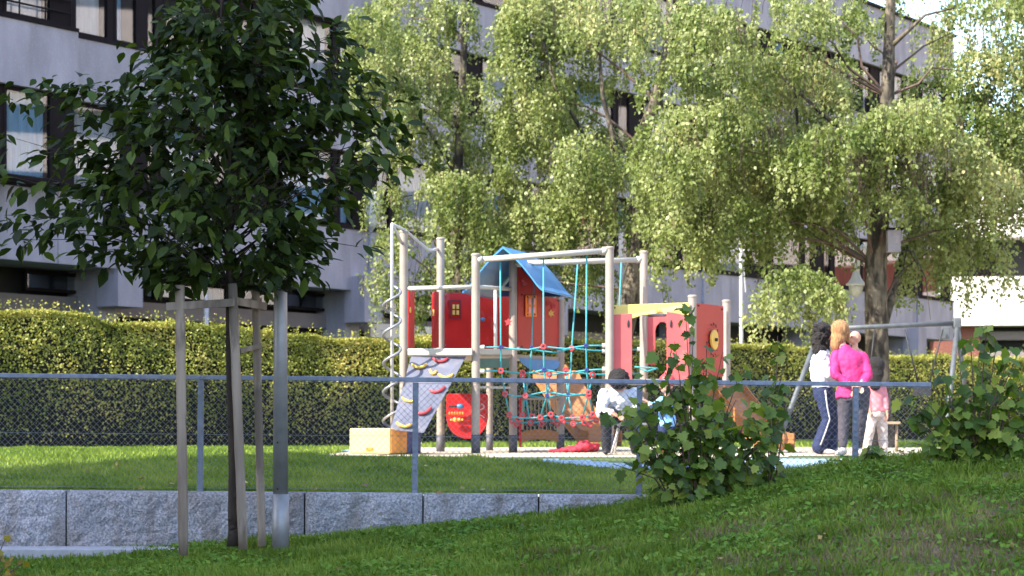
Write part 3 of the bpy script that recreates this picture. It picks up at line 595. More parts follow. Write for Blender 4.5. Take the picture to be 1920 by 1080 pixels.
bush('currant_bush', 'leafy dark green bush with lobed leaves and a tall middle shoot at the slope edge', (1310, 905), 19.7,
     [(1285, 575, .5), (1300, 620, .7), (1235, 655, .7), (1265, 640, .8), (1320, 690, 1), (1355, 660, .7), (1390, 690, .6), (1210, 710, .8), (1175, 740, .8), (1130, 775, .6), (1160, 770, .9), (1200, 770, 1), (1185, 830, .7), (1210, 860, .7), (1250, 740, 1), (1290, 745, 1.1), (1340, 750, 1.2), (1380, 750, 1), (1425, 745, .9), (1455, 770, .8), (1468, 800, .8), (1400, 790, 1.3), (1440, 820, 1.2), (1350, 810, 1.4), (1300, 810, 1.3), (1250, 810, 1.3), (1230, 840, 1), (1280, 860, 1.2), (1330, 870, 1.3), (1380, 860, 1.3), (1430, 860, 1), (1460, 850, .7), (1150, 870, .3), (1270, 890, .8), (1370, 890, .8), (1325, 640, .3)], 27, .112, BC)
bush('climbing_shoot', 'single tall leafy shoot beside the wooden slide end, in front of the fence', (1440, 885), 19.9, [(1458, 630, 1), (1468, 690, .8), (1450, 740, .8), (1440, 790, .8), (1475, 730, .5)], 22, .11, [S(52, 76, 30), S(84, 110, 44), S(120, 128, 52)], .06, .1)
bush('broadleaf_bush', 'broad bush of large lobed leaves spilling over the slope at the right edge', (1830, 850), 19.4,
     [(1850, 620, 1), (1870, 640, 1), (1820, 640, .8), (1895, 660, 1), (1835, 670, 1.1), (1800, 690, .9), (1770, 700, 1), (1745, 715, .9), (1720, 735, .8), (1695, 750, .7), (1700, 790, .7), (1735, 770, 1.1), (1780, 750, 1.3), (1830, 730, 1.3), (1880, 720, 1.3), (1915, 730, 1.2), (1940, 690, 1), (1960, 760, 1.3), (1760, 810, 1), (1800, 800, 1.3), (1850, 790, 1.4), (1900, 790, 1.4), (1950, 820, 1.3), (1820, 830, 1), (1870, 830, 1.2), (1710, 830, .35), (1915, 650, .6), (1740, 840, .4), (2000, 760, 1), (2020, 800, 1)], 18, .12, BC)
bush('small_weed', 'small broad-leaved weed at the foot of the fence post by the children', (1637, 862), 20.1, [(1637, 832, 1), (1628, 842, .8), (1648, 842, .8)], 8, .12, BC, .04, .05)
bush('golden_shrub', 'tips of a small golden leaved shrub in the lower left corner', (-20, 1110), 17.6, [(10, 1010, 1), (30, 1045, 1), (45, 1055, .7), (20, 1070, 1), (-20, 1000, 1), (5, 1040, 1)], 10, .06, [S(110, 96, 30), S(150, 130, 44), S(120, 120, 44)], .04, .1)
# ---------------------------------------------------------------- weeping birches
random.seed(31)
BL = [S(62, 80, 34), S(90, 106, 50), S(122, 134, 74), S(158, 164, 112), S(166, 152, 100)]
def birch(name, label, trunkp, limbs, puffs, d0, dens=1.0):
    r = thing(name, label, 'tree', tuple(trunkp[0][0])); tm = MB(); tm.tube([p for p, _ in trunkp], [q for _, q in trunkp], 14)
    for pts, rr in limbs: tm.tube(pts, [rr * .8 * (1 - .75 * i / (len(pts) - 1)) for i in range(len(pts))], 8)
    tw = MB(); c_, a_, s_ = [], [], []
    for (px, py, rx, h, *dd) in puffs:
        d = d0 + (dd[0] if dd else random.uniform(-1.6, 1.6)); wgt = dd[1] if len(dd) > 1 else 1.0
        cx = X(px, d); R = rx / F * d; H = h / F * d; zc = Z(py, d)
        ns = int(92 * dens * wgt * (rx * h) / (80 * 120))
        t0 = min(trunkp, key=lambda q: (q[0] - Vector((cx, d, zc - .8))).length)[0]
        if 1.2 < (Vector((cx, d, zc)) - t0).length < 4 and random.random() < .42:
            e = Vector((cx, d, zc + H * .05)); m1 = t0.lerp(e, .5) + Vector((0, 0, .25)); m0 = t0.lerp(m1, .5) + Vector((random.gauss(0, .12), random.gauss(0, .12), random.gauss(.05, .1))); tw.tube([t0, m0, m1, e], [.026, .022, .015, .006], 5)
        for _ in range(ns):
            a = random.uniform(0, 6.283); q = math.sqrt(random.random()); x = cx + R * q * math.cos(a); y = d + R * q * math.sin(a) * 1.2
            z0 = zc + H * .5 * math.sqrt(max(0, 1 - q * q)) - H * .05 + random.gauss(0, .04); L = H * random.uniform(.30, .95) * (1.05 if random.random() < .85 else 1.3)
            dx, dy = random.gauss(0, .05) + .10 * math.cos(a), random.gauss(0, .05) + .1 * math.sin(a)
            if random.random() < .4: tw.tube([(x, y, z0), (x + dx * .8, y + dy * .8, z0 - L * .5), (x + dx, y + dy, z0 - L)], .0045, 3, caps=False)
            nl = int(L / .014)
            for i in range(nl):
                t = (i + random.random()) / nl; nv = noise.noise(Vector((x * 1.5, y * 1.5, (z0 - L * t) * 1.2))) + .5 * noise.noise(Vector((x * 4, y * 4, (z0 - L * t) * 2.2)))
                if nv < -.09 and random.random() < min(.96, .55 - nv * 2.4): continue
                c_.append((x + dx * t ** .6 + random.gauss(0, .045), y + dy * t ** .6 + random.gauss(0, .045), z0 - L * t + random.gauss(0, .03)))
                a_.append((random.gauss(0, .6), random.gauss(0, .6), -.8 + random.gauss(0, .35))); s_.append(random.uniform(.04, .088))
    tm.build('trunk', M['bark_birch'], r, True); tw.build('branches', M['twig'], r)
    n = len(c_); nr = RNG.normal(0, 1, (n, 3)); nr[:, 2] *= .5; nr += np.array([-.35, -.35, .35]); v, f = leaves(np.array(c_), np.array(a_), nr, s_, *T_RHOMB)
    npmesh('leaves', v, f, leafmat(name + '_leaf', BL, .42, .45, .35, noise_scale=.9), r); print(name, n)
dB = 33.0
birch('birch_tree', 'big weeping birch with thick rough trunk and pale green crown behind the swing',
      [(at(1655, 845, dB), .24), (at(1650, 790, dB), .19), (at(1645, 700, dB), .185), (at(1643, 600, dB), .18), (at(1642, 500, dB), .17), (at(1650, 400, dB), .15), (at(1660, 300, dB), .125), (at(1664, 180, dB), .11), (at(1668, 60, dB), .085), (at(1672, -80, dB), .06), (at(1675, -200, dB), .03)],
      [([at(1648, 640, dB), at(1672, 560, dB + .4), at(1690, 480, dB + .8), at(1735, 400, dB + 1.2)], .10), ([at(1668, 90, dB), at(1700, 60, dB - .2), at(1735, 28, dB - .2), at(1790, 15, dB - .3)], .055), ([at(1662, 300, dB), at(1560, 230, dB - .6), at(1450, 130, dB - 1)], .07), ([at(1655, 380, dB), at(1560, 340, dB - .6), at(1480, 330, dB - 1.2)], .07), ([at(1690, 470, dB + .8), at(1712, 470, dB), at(1735, 520, dB - .4), at(1745, 600, dB - .5)], .02), ([at(1490, 160, dB - .3), at(1496, 240, dB - .3), at(1500, 300, dB)], .04), ([at(1700, 468, dB + .3), at(1690, 520, dB), at(1684, 570, dB)], .012), ([at(1700, 462, dB + .3), at(1722, 500, dB), at(1718, 580, dB)], .012)],
      [(1330, 60, 90, 120), (1240, 30, 60, 110), (1450, 40, 110, 100), (1550, 20, 80, 90, 0, .8), (1380, 150, 110, 130), (1265, 150, 60, 110), (1500, 150, 95, 130), (1580, 160, 55, 110, .5, .7), (1800, 60, 90, 120, .8, .6), (1885, 150, 65, 160), (1740, 170, 60, 100, 1, .7), (1830, 140, 50, 100, .2, .8), (1780, 0, 110, 80, 0, .6), (1890, 40, 80, 110, 1, .7), (1830, 70, 80, 90, 1.2, .5), (1920, 0, 60, 90, .5, .7), (1610, 60, 60, 90, 1.2, .5),
       (1290, 265, 100, 140), (1400, 250, 110, 140), (1340, 345, 110, 130), (1470, 270, 100, 160), (1560, 290, 90, 130), (1640, 260, 80, 110, -1.3), (1700, 240, 80, 120), (1820, 240, 90, 140), (1900, 270, 70, 150), (1770, 300, 80, 120), (1740, 230, 70, 100), (1450, 200, 70, 100, 1, .8), (1430, 320, 80, 120, 1.3), (1570, 350, 70, 100, 1.2),
       (1250, 340, 60, 110), (1310, 400, 80, 140), (1270, 440, 60, 110), (1400, 410, 75, 110), (1500, 400, 95, 130), (1600, 370, 80, 75, -1), (1685, 350, 75, 100, -1), (1760, 380, 70, 120), (1840, 350, 80, 120), (1905, 370, 50, 90, 0, .8), (1345, 460, 50, 90, 0, .8), (1425, 470, 40, 80, 1, .6),
       (1490, 545, 88, 110, -1.2, 1.25), (1755, 470, 65, 130, .8), (1825, 480, 60, 110, 0, .7), (1720, 420, 50, 90, 1.4, .6), (1860, 430, 50, 70, .4, .6), (1545, 440, 45, 70, 1.4, .6), (1870, 540, 40, 50, 0, .4)], dB)
dA = 38.0
birch('birch_tree', 'weeping birch with dark leaning trunk standing behind the rope net',
      [(at(1135, 835, dA), .2), (at(1150, 700, dA), .2), (at(1172, 600, dA), .2), (at(1185, 540, dA), .20), (at(1207, 460, dA), .22), (at(1212, 390, dA), .2), (at(1200, 330, dA), .16), (at(1198, 270, dA - .2), .13), (at(1230, 190, dA - .4), .11), (at(1250, 100, dA - .4), .08), (at(1260, -40, dA), .04)],
      [([at(1212, 380, dA), at(1160, 300, dA), at(1130, 180, dA - .5), at(1120, 60, dA)], .09), ([at(1190, 340, dA), at(1100, 260, dA), at(1040, 160, dA - .5), at(1010, 40, dA)], .07)],
      [(990, 50, 65, 170), (1060, 40, 80, 150), (1130, 30, 75, 120), (1190, 40, 50, 110, 0, .7), (1000, 190, 65, 160), (1060, 200, 65, 130), (1010, 320, 80, 140), (1090, 300, 75, 130), (1150, 280, 55, 100), (1100, 400, 80, 130), (1010, 430, 85, 120), (1050, 500, 65, 90), (1105, 520, 50, 100), (1165, 350, 55, 110), (960, 130, 40, 90, 1, .6), (1100, 150, 45, 80, 1, .5), (1180, 160, 40, 80, 0, .5), (1160, 90, 60, 90, .5, .7), (960, 520, 60, 90), (1235, 570, 30, 90, 1, .5)], dA)
birch('birch_tree', 'slender pale weeping birch behind the hedge, left of the playhouse roof',
      [(at(866, 835, 39.5), .13), (at(860, 600, 39.5), .12), (at(855, 400, 39.5), .10), (at(862, 250, 39.5), .08), (at(870, 90, 39.5), .06), (at(868, -60, 39.5), .04)],
      [([at(858, 420, 39.5), at(910, 360, 39.5), at(950, 250, 39.5), at(952, 140, 39)], .05), ([at(858, 330, 39.5), at(800, 240, 39.5), at(740, 120, 39)], .05)],
      [(668, 80, 34, 90, 0, .8), (695, 60, 50, 120), (760, 40, 75, 150), (850, 40, 50, 120, 0, .9), (720, 190, 60, 130), (800, 170, 65, 130), (770, 110, 70, 110), (860, 170, 45, 90, 0, .8), (930, 250, 60, 130), (870, 290, 70, 110), (850, 380, 75, 130), (930, 370, 75, 140), (900, 470, 70, 110), (780, 270, 50, 110, 0, .7), (725, 380, 42, 90, 0, .8), (740, 460, 48, 90, -.6), (720, 520, 35, 80, 0, .8), (800, 430, 50, 110), (800, 520, 45, 90), (850, 500, 60, 90), (790, 590, 40, 60), (700, 130, 45, 80, 0, .8), (900, 180, 30, 60, 0, .5), (930, 480, 50, 100), (960, 420, 60, 100), (690, 290, 30, 70, 0, .4), (740, 560, 40, 60)], 39.5)
bh = thing('nest_box', 'pale grey wooden nest box fixed high on the birch trunk', 'nest box', tuple(at(1675, 470, 32.6)))
mb = MB(); mb.box(at(1675, 452, 32.6), (.2, .18, .34)); mb.build('box_body', M['concrete'], bh, bevel=.01); mb = MB(); mb.box(at(1676, 430, 32.6), (.26, .24, .03)); mb.build('roof', M['frame_brown'], bh)
# ---------------------------------------------------------------- playground unit
pg = thing('playground_unit', 'red and blue playground frame with posts, playhouse roof, climbing board and slide', 'play structure', (X(960, 27), 27, -.34))
def post(px, top, d, r=.052, foot=True, mat_=None, lean=0):
    x_ = X(px, d); zb = upper(x_, d) - .02; zt_ = Z(top, d); mb = MB()
    if foot:
        fb = MB(); fb.tube([(x_, d, zb), (x_, d, zb + .25)], r + .003, 16); fb.build('post_foot', M['post_foot'], pg, True)
    mb.tube([(x_, d, zb + (.25 if foot else 0)), (x_ + lean, d, zt_ - .03)], r, 16)
    mb.tube([(x_ + lean, d, zt_ - .03), (x_ + lean, d, zt_ - .01), (x_ + lean, d, zt_)], [r + .006, r + .006, r - .01], 16)
    o = mb.build('post', mat_ or M['post'], pg, True); b = o.modifiers.new('e', 'EDGE_SPLIT'); return o
PP = dict(P1=(757, 432, 26.2), P2=(826, 445, 28.0), P3=(892, 475, 26.0), P4=(962, 487, 27.2), P6=(1051, 560, 28.4), P7=(1143, 462, 26.0), P8=(1207, 470, 27.6), P9=(1298, 553, 26.2), P10=(1362, 562, 27.4))
for k, (px, top, d) in PP.items(): post(px, top, d)
post(918, 650, 28.9, .045)
def at2(px, py, a, b):                                                      # point on the vertical plane through posts a and b
    ax, ad, bx, bd_ = X(PP[a][0], PP[a][2]), PP[a][2], X(PP[b][0], PP[b][2]), PP[b][2]
    k = (px - 960) / F; t = (k * ad - ax) / ((bx - ax) - k * (bd_ - ad)); d = ad + t * (bd_ - ad); return at(px, py, d)
def pan(name, pts, off_, m, parent=pg, bevel=.006): return MB().prism(pts, off_).build(name, m, parent, bevel=bevel)
def tub(name, pts, r, m, parent=pg, n=10): mb = MB(); mb.tube(pts, r, n); return mb.build(name, m, parent, True)
TH = Vector((0, .02, 0))
# bars and decks
tub('top_bar', [at(897, 487, 26), at(1138, 470, 26)], .036, M['pale_bar']); tub('top_bar', [at(967, 494, 27.2), at(1202, 487, 27.6)], .036, M['pale_bar'])
for p in ((900, 487, 26), (1134, 470, 26), (971, 494, 27.2), (1198, 487, 27.6)): tub('bar_socket', [at(p[0] - 5, p[1], p[2]), at(p[0] + 5, p[1], p[2])], .048, M['pale_bar'])
tub('rail', [at(763, 541, 26.2), at(887, 538, 26)], .028, M['pale_bar']); tub('rail', [at(897, 538, 26), at(958, 542, 27.2)], .026, M['pale_bar'])
tub('hand_pole', [at(929, 538, 26.8), at(929, 655, 26.8)], .022, M['white_paint'])
mb = MB(); zd = Z(660, 26.1)
dk = [at(757, 660, 26.2), at(892, 660, 26.0), at(962, 660, 27.2), at(1051, 660, 28.4), at(826, 660, 28.2)]
for p in dk: p.z = zd
MB().prism([p - Vector((0, 0, .04)) for p in dk], (0, 0, .05)).build('deck', M['post'], pg)
mb = MB(); mb.bar(at(765, 660, 26.08), at(886, 660, 25.92), .05, .085); mb.build('deck_beam', M['pale_bar'], pg, bevel=.01)
mb = MB(); mb.bar(at(898, 660, 26.1), at(957, 660, 27.1), .05, .07); mb.build('deck_beam', M['pale_bar'], pg, bevel=.01)
MB().prism([at(900, 690, 26.2), at(900, 672, 26.2), at(955, 672, 27), at(955, 690, 27)], (0, .03, 0)).build('under_panel', mat('dark_green_panel', S(50, 90, 84), .5), pg)
mb = MB(); mb.bar(at(898, 726, 26.3), at(956, 727, 27.1), .02, .03); mb.build('cross_bar', M['pale_bar'], pg)
# climbing board with holds
cb = [at(771, 669, 26.05), at(874, 669, 26.0), at(795, 812, 25.1), at(732, 806, 25.1)]
pan('climbing_board', cb, Vector((0, .03, .01)), M['grey_panel'])
def bdp(px, py):
    t = (py - 669) / 140; return at(px, py, 26.03 - .93 * t - .02)
for (a, b, c_, tl) in ((786, 686, 'yellow', 0), (826, 675, 'clamp', 0), (812, 698, 'yellow', .2), (836, 705, 'yellow', 0), (820, 732, 'clamp', -.25), (768, 750, 'yellow', .1), (795, 772, 'clamp', -.35), (758, 797, 'yellow', .1)):
    mb = MB(); w_ = 14 if a not in (812,) else 6
    pts = [bdp(a + i * w_ * .34 * math.cos(tl), b + i * w_ * .3 * tl * -1 * -1 + (3.5 - abs(i) ** 1.6 * 1.1)) for i in (-3, -2, -1, 0, 1, 2, 3)]
    pts = [bdp(a + i * w_ / 3, b + tl * i * w_ / 3 + 3 - (i * i) * .75) + Vector((0, -.02, 0)) for i in (-3, -2, -1, 0, 1, 2, 3)]
    mb.tube(pts, [.012, .020, .019, .017, .019, .020, .012], 8); mb.build('climbing_hold', M[c_], pg, True)
# spiral climber
sp = MB(); c0 = at(735, 0, 25.7); z0, z1 = Z(812, 25.7), Z(532, 25.7); n = 150
sp.tube([(c0.x + .105 * math.cos(t * 2 * math.pi * 5.2 + .6), 25.7 + .105 * math.sin(t * 2 * math.pi * 5.2 + .6), z0 + (z1 - z0) * t) for t in [i / n for i in range(n + 1)]], .017, 8)
sp.build('spiral', M['steel'], pg, True)
tub('climbing_pole', [(c0.x, 25.7, upper(c0.x, 25.7) - .02), (c0.x, 25.7, Z(428, 25.7)), at(735, 421, 25.7)], .02, M['white_paint'])
tub('bent_arm', [at(735, 421, 25.7), at(745, 438, 25.95), at(754, 458, 26.2)], .018, M['white_paint']); tub('bent_arm', [at(735, 420, 25.7), at(760, 432, 26.3), at(788, 456, 27), at(802, 468, 27.5), at(812, 469, 27.8), at(822, 466, 28)], .018, M['white_paint'])
# playhouse walls
pan('side_panel', [at(764, 548, 26.4), at(766, 544, 26.4), at(775, 545, 27.3), at(775, 652, 27.3), at(764, 652, 26.4)], Vector((.015, 0, 0)), M['red'])
pan('side_panel', [at(809, 553, 27.2), at(813, 546, 27.2), at(821, 547, 27.8), at(821, 652, 27.8), at(809, 652, 27.2)], Vector((.015, 0, 0)), M['red'])
pan('door_grip', [at(768, 576, 26.3), at(771, 576, 26.3), at(771, 586, 26.3), at(768, 586, 26.3)], TH * .4, M['yellow'], bevel=0); pan('door_grip', [at(811, 580, 27.1), at(814, 580, 27.1), at(814, 592, 27.1), at(811, 592, 27.1)], TH * .4, M['yellow'], bevel=0)
wl = pan('house_wall', [at(833, 549, 28.0), at(956, 549, 28.7), at(956, 654, 28.7), at(833, 654, 28.0)], TH, M['red'])
mb = MB(); A = lambda px, py: at(px, py, 27.97 + (px - 833) / 88 * .5)
for (a, b, c_, d_) in ((843, 562, 865, 564.5), (843, 595, 865, 597.5), (843, 564.5, 845.5, 595), (862.5, 564.5, 865, 595)): mb.prism([A(a, b), A(c_, b), A(c_, d_), A(a, d_)], (0, -.012, 0))
o = mb.build('window_frame', mat('dark_red', S(110, 24, 34), .5), pg)
mb = MB()
for (a, b) in ((848.5, 571), (856, 571), (848.5, 582), (856, 582)): mb.prism([A(a, b), A(a + 4.6, b), A(a + 4.6, b + 8), A(a, b + 8)], (0, -.01, 0))
mb.build('window_pane', M['yellow_soft'], pg)
mb = MB(); mb.ball(A(905, 599) + Vector((0, -.04, 0)), .034, 12, 8, (1, .6, .8)); mb.build('blue_knob', M['blue'], pg, True)
W = lambda px, py, o_=0: at(px, py, 27.2 + (px - 962) / 89 * 1.2) + Vector((.30, -.95, 0)) * o_
wn = Vector((-.03, .03, 0))
hw = pan('house_wall', [W(971, 655), W(971, 497), W(977, 503), W(1016, 545), W(1022, 556), W(1049, 560), W(1049, 655)], Vector((-.01, .02, 0)), mat('shaded_brick_red', S(164, 38, 36), .5, .06, 3))  # darker red: the weaker light on this wall put into its colour
pan('wall_window', [W(984, 554, .03), W(1005, 554, .03), W(1005, 594, .03), W(984, 594, .03)], Vector((0, .02, 0)), M['orange'])
mb = MB()
for a, b in ((989, 560), (996.5, 560), (989, 576), (996.5, 576)): mb.prism([W(a, b, .05), W(a + 5, b, .05), W(a + 5, b + 11, .05), W(a, b + 11, .05)], (0, .01, 0))
mb.build('window_pane', mat('pale_pink', S(232, 150, 150), .5), pg)
def star(c, r, m, name='star_shape', n=5):
    pts = [c + Vector((r * (1 if i % 2 == 0 else .5) * math.sin(i * math.pi / n), 0, r * (1 if i % 2 == 0 else .5) * math.cos(i * math.pi / n))) for i in range(2 * n)]
    MB().prism(pts, (0, .018, 0)).build(name, m, pg)
for a, b, r_ in ((1027, 569, .05), (1036, 574, .045), (982, 533, .04), (978, 527, .03)): star(W(a, b, .04), r_, M['clamp'])
star(at(953, 604, 27.0), .055, M['clamp']); star(W(1031, 588, .04), .055, M['yellow'], 'flower_shape', 6)
# blue curved roof
def roof_side(sgn, name):
    pk0, pk1 = at(943, 466, 26.75), at(1001, 468, 28.1); pk1.z = pk0.z
    r_ = (pk1 - pk0); q = Vector((r_.y, -r_.x, 0)).normalized() * sgn; prof = [(0, 0), (.12, -.10), (.25, -.235), (.36, -.37), (.45, -.49), (.50, -.535), (.535, -.55)]
    mb = MB()
    for (a, b), (c_, d_) in zip(prof, prof[1:]):
        P0 = pk0 + q * a + Vector((0, 0, b)); P1 = pk0 + q * c_ + Vector((0, 0, d_)); up = Vector((0, 0, .028))
        mb.hexa([P0, P1, P1 + r_, P0 + r_, P0 + up, P1 + up, P1 + r_ + up, P0 + r_ + up])
    return mb.build(name, M['blue'], pg)
roof_side(1, 'roof_panel'); roof_side(-1, 'roof_panel')
pan('roof_shade_panel', [at(1000, 474, 28.0), at(936, 548, 28.0), at(936, 556, 28.0), at(1060, 556, 28.0)], TH, M['navy'])  # navy sheet added for the dark shade under the roof
mb = MB()
for a, b in ((836, 554), (915, 554), (836, 648), (915, 648)): mb.ball(A(a, b) + Vector((0, -.005, 0)), .012, 8, 5)
for a, b in ((977, 553), (1045, 564), (977, 650), (1045, 650), (988, 557), (1001, 557), (988, 590), (1001, 590)): mb.ball(W(a, b, .035), .011, 8, 5)
mb.build('panel_bolts', M['black'], pg)
# below the deck
pan('blue_shelf', [at(972, 671, 27.3), at(1050, 676, 28.2), at(1047, 690, 28.1), at(1030, 697, 27.9), at(1010, 698, 27.7), at(990, 690, 27.5), at(977, 680, 27.35)], TH, M['blue'])
arc = [at(876 + 39 * math.cos(a), 782 + 41 * math.sin(a) * (1 if 0 < a < math.pi else 1), 27.6) for a in lin(.0, math.pi, 12)]
rp = pan('activity_panel', [at(915, 742, 27.6), *arc[0:], at(837, 742, 27.6), at(840, 738, 27.6), at(912, 738, 27.6)], TH, M['red'])
mb = MB(); mb.tube([at(842, 762, 27.5), at(858, 762, 27.5)], .012, 8); mb.build('slider', M['black'], pg); mb = MB(); mb.ball(at(863, 762, 27.5), .04, 10, 6, (1.3, .6, .8)); mb.build('blue_knob', M['blue'], pg, True)
mb = MB()
for q in range(6): mb.ball(at(843 + q * 5, 775, 27.52), .02, 8, 6, (.8, .6, 1.2))
mb.build('bead_row', M['orange'], pg, True)
mb = MB()
for q, (a, r_) in enumerate(((846, .015), (853, .03), (861, .025), (867, .015))): mb.ball(at(a, 787, 27.52), r_, 8, 6)
mb.build('yellow_fish', M['yellow'], pg, True)
tub('wire_loop', [at(902 + 6 * math.sin(t * 1.3), 765 + t * 4.5 - 8, 27.45) for t in lin(0, 6, 24)], .006, M['white_paint'])
mb = MB(); mb.bar(at(978, 748, 27.9), at(1049, 748, 27.9), .03, .03); mb.bar(at(980, 748, 27.9), at(980, 806, 27.9), .03, .03); mb.bar(at(1047, 748, 27.9), at(1047, 806, 27.9), .03, .03)
for q in range(8): mb.tube([at(988 + q * 7.4, 750, 27.9), at(988 + q * 7.4, 806, 27.9)], .007, 5)
mb.build('abacus_frame', M['plank'], pg)
mb = MB()
for q in range(8):
    for z in (772, 780, 788, 796)[q % 2:]: mb.ball(at(988 + q * 7.4, z, 27.9), .02, 8, 5)
mb.build('abacus_bead', M['post_foot'], pg, True)
pan('bridge_panel', [at(978, 829, 27.7), at(978, 810, 27.7), at(995, 806, 27.7), at(1013, 804.5, 27.7), at(1030, 806, 27.7), at(1047, 810, 27.7), at(1047, 829, 27.7), at(1030, 825, 27.7), at(1013, 823.5, 27.7), at(995, 825, 27.7)], TH, M['wood_panel'])
for a in (960, 970): pan('side_board', [at(a + 3, 740, 28.4), at(a + 8, 740, 28.4), at(a + 8, 838, 28.4), at(a + 3, 838, 28.4)], TH, M['red'])
# two wooden slides
def slide(name, top, bot, wdt, m):
    top, bot = Vector(top), Vector(bot); u = bot - top; uh = Vector((u.x, u.y, 0)).normalized(); s = Vector((-uh.y, uh.x, 0)) * wdt / 2; L = 14; path = []
    for i in range(L + 1):
        t = i / L; k = t if t < .7 else .7 + (t - .7) * .95; zz = top.z + (bot.z - top.z) * (1 - (1 - min(1, t * 1.12)) ** 1.15 if t < 1 / 1.12 else 1); p = top.lerp(bot, t); p.z = zz; path.append(p)
    for sg in (-1, 1):
        mb = MB()
        for a, b in zip(path, path[1:]):
            c_ = s * sg; e = s * sg * 1.08; up = Vector((0, 0, .13)); dn = Vector((0, 0, -.08)); mb.hexa([a + c_ + dn, b + c_ + dn, b + e + dn, a + e + dn, a + c_ + up, b + c_ + up, b + e + up, a + e + up])
        mb.build(name + '_side', m, pg)
    mb = MB()
    for a, b in zip(path, path[1:]): mb.hexa([a - s * .99 - Vector((0, 0, .02)), b - s * .99 - Vector((0, 0, .02)), b + s * .99 - Vector((0, 0, .02)), a + s * .99 - Vector((0, 0, .02)), a - s * .99, b - s * .99, b + s * .99, a + s * .99])
    mb.build(name + '_chute', m, pg)
slide('slide', at(1352, 716, 27.2), at(1462, 832, 26.4), .5, M['wood_panel'])
mb = MB(); e = at(1466, 825, 26.35); mb.ball(e, .15, 14, 10, (.5, 1.2, .9)); mb.build('rounded_slide_end', M['wood_panel'], pg, True)
slide('slide', at(1030, 700, 29.6), at(1135, 826, 28.4), .5, M['wood_panel'])
pan('slide_panel', [at(1003, 700, 29.3), at(1083, 694, 29.3), at(1108, 745, 29.1), at(1112, 800, 29.0), at(1075, 790, 29.0), at(1040, 760, 29.1)], TH, M['wood_panel'])
# right tower
ar = [at(1149, 597, 26.08), at(1168, 594, 26.08), at(1187, 597, 26.08), at(1205, 591, 26.08), at(1230, 588, 26.08), at(1252, 589, 26.08), at(1292, 598, 26.12), at(1292, 567, 26.12), at(1149, 572, 26.08)]
pan('yellow_arch', ar, TH, M['yellow_soft']); mb = MB()
for q in range(4): mb.box(at(1230 + q * 3.1, 583, 26.07), (.014, .01, .022))
mb.build('small_lettering', M['orange'], pg)
P9f = Vector((0, -.03, 0))
pan('door_panel', [at(1149.5, 590, 26.05), at(1185, 588, 26.05), at(1185, 712, 26.05), at(1149.5, 712, 26.05)], -TH, M['red_soft']); pan('door_panel', [at(1250, 584, 26.05), at(1292, 592, 26.05), at(1292, 712, 26.05), at(1250, 712, 26.05)], -TH, M['red_soft'])
mb = MB()
for a, b in ((1178, 607), (1258, 607)): mb.ball(at(a, b, 26.025), .05, 10, 8, (.28, .2, 1))
for a, b in ((1153, 595), (1182, 590), (1254, 590), (1153, 577), (1286, 574)): mb.ball(at(a, b, 26.04), .012, 8, 5)
mb.build('grip_hole', M['black'], pg, True)
pan('inner_arch_panel', [at(1214, 594, 27.62), at(1254, 594, 27.62), at(1254, 612, 27.62), at(1246, 604, 27.62), at(1238, 604, 27.62), at(1231, 612, 27.62), at(1229, 620, 27.62), at(1229, 684, 27.62), at(1214, 684, 27.62)], TH, M['red_soft'])
rk = [at(1143, 712, 26.05), at(1298, 712, 26.2), at(1362, 712, 27.4), at(1207, 712, 27.6)]
for p in rk: p.z = Z(712, 26.1)
MB().prism([p - Vector((0, 0, .05)) for p in rk], (0, 0, .06)).build('deck', M['pale_bar'], pg)
R_ = lambda px, py, o_=0: at2(px, py, 'P9', 'P10') + Vector((.91, -.41, 0)) * o_
pan('round_knob_panel', [R_(1305, 568), R_(1357, 574), R_(1357, 706), R_(1305, 706)], Vector((-.015, .015, 0)), mat('shaded_red_panel', S(160, 34, 36), .45, .05, 3))  # red darkened because the panel turns away from the sun
cc = R_(1335, 637, .045); mb = MB(); un = Vector((.91, -.41, 0)).normalized(); uu = Vector((.41, .91, 0)).normalized()
mb.prism([cc + uu * (.135 * math.cos(a)) + Vector((0, 0, .125 * math.sin(a))) for a in lin(0, 2 * math.pi * 23 / 24, 24)], un * -.03); mb.build('yellow_disc', M['yellow'], pg, bevel=.006)
mb = MB(); mb.tube([cc, cc + un * .03], .022, 10); mb.build('disc_hub', M['black'], pg)
mb = MB()
for q in range(14): a = q * 2 * math.pi / 14 + .1; mb.bar(cc - un * .025 + uu * (.185 * math.cos(a)) + Vector((0, 0, .185 * math.sin(a))), cc - un * .025 + uu * (.215 * math.cos(a + .15)) + Vector((0, 0, .215 * math.sin(a + .15))), .012, .006)
mb.build('sun_ray_mark', M['black'], pg)
mb = MB()
for a, b in ((1309, 573), (1353, 580), (1309, 700), (1353, 700)): mb.ball(R_(a, b, .008), .012, 8, 5)
mb.build('panel_bolts', M['black'], pg)
pan('lower_panel', [R_(1304, 722), R_(1358, 722), R_(1358, 750), R_(1304, 750)], Vector((-.015, .015, 0)), M['wood_panel'])
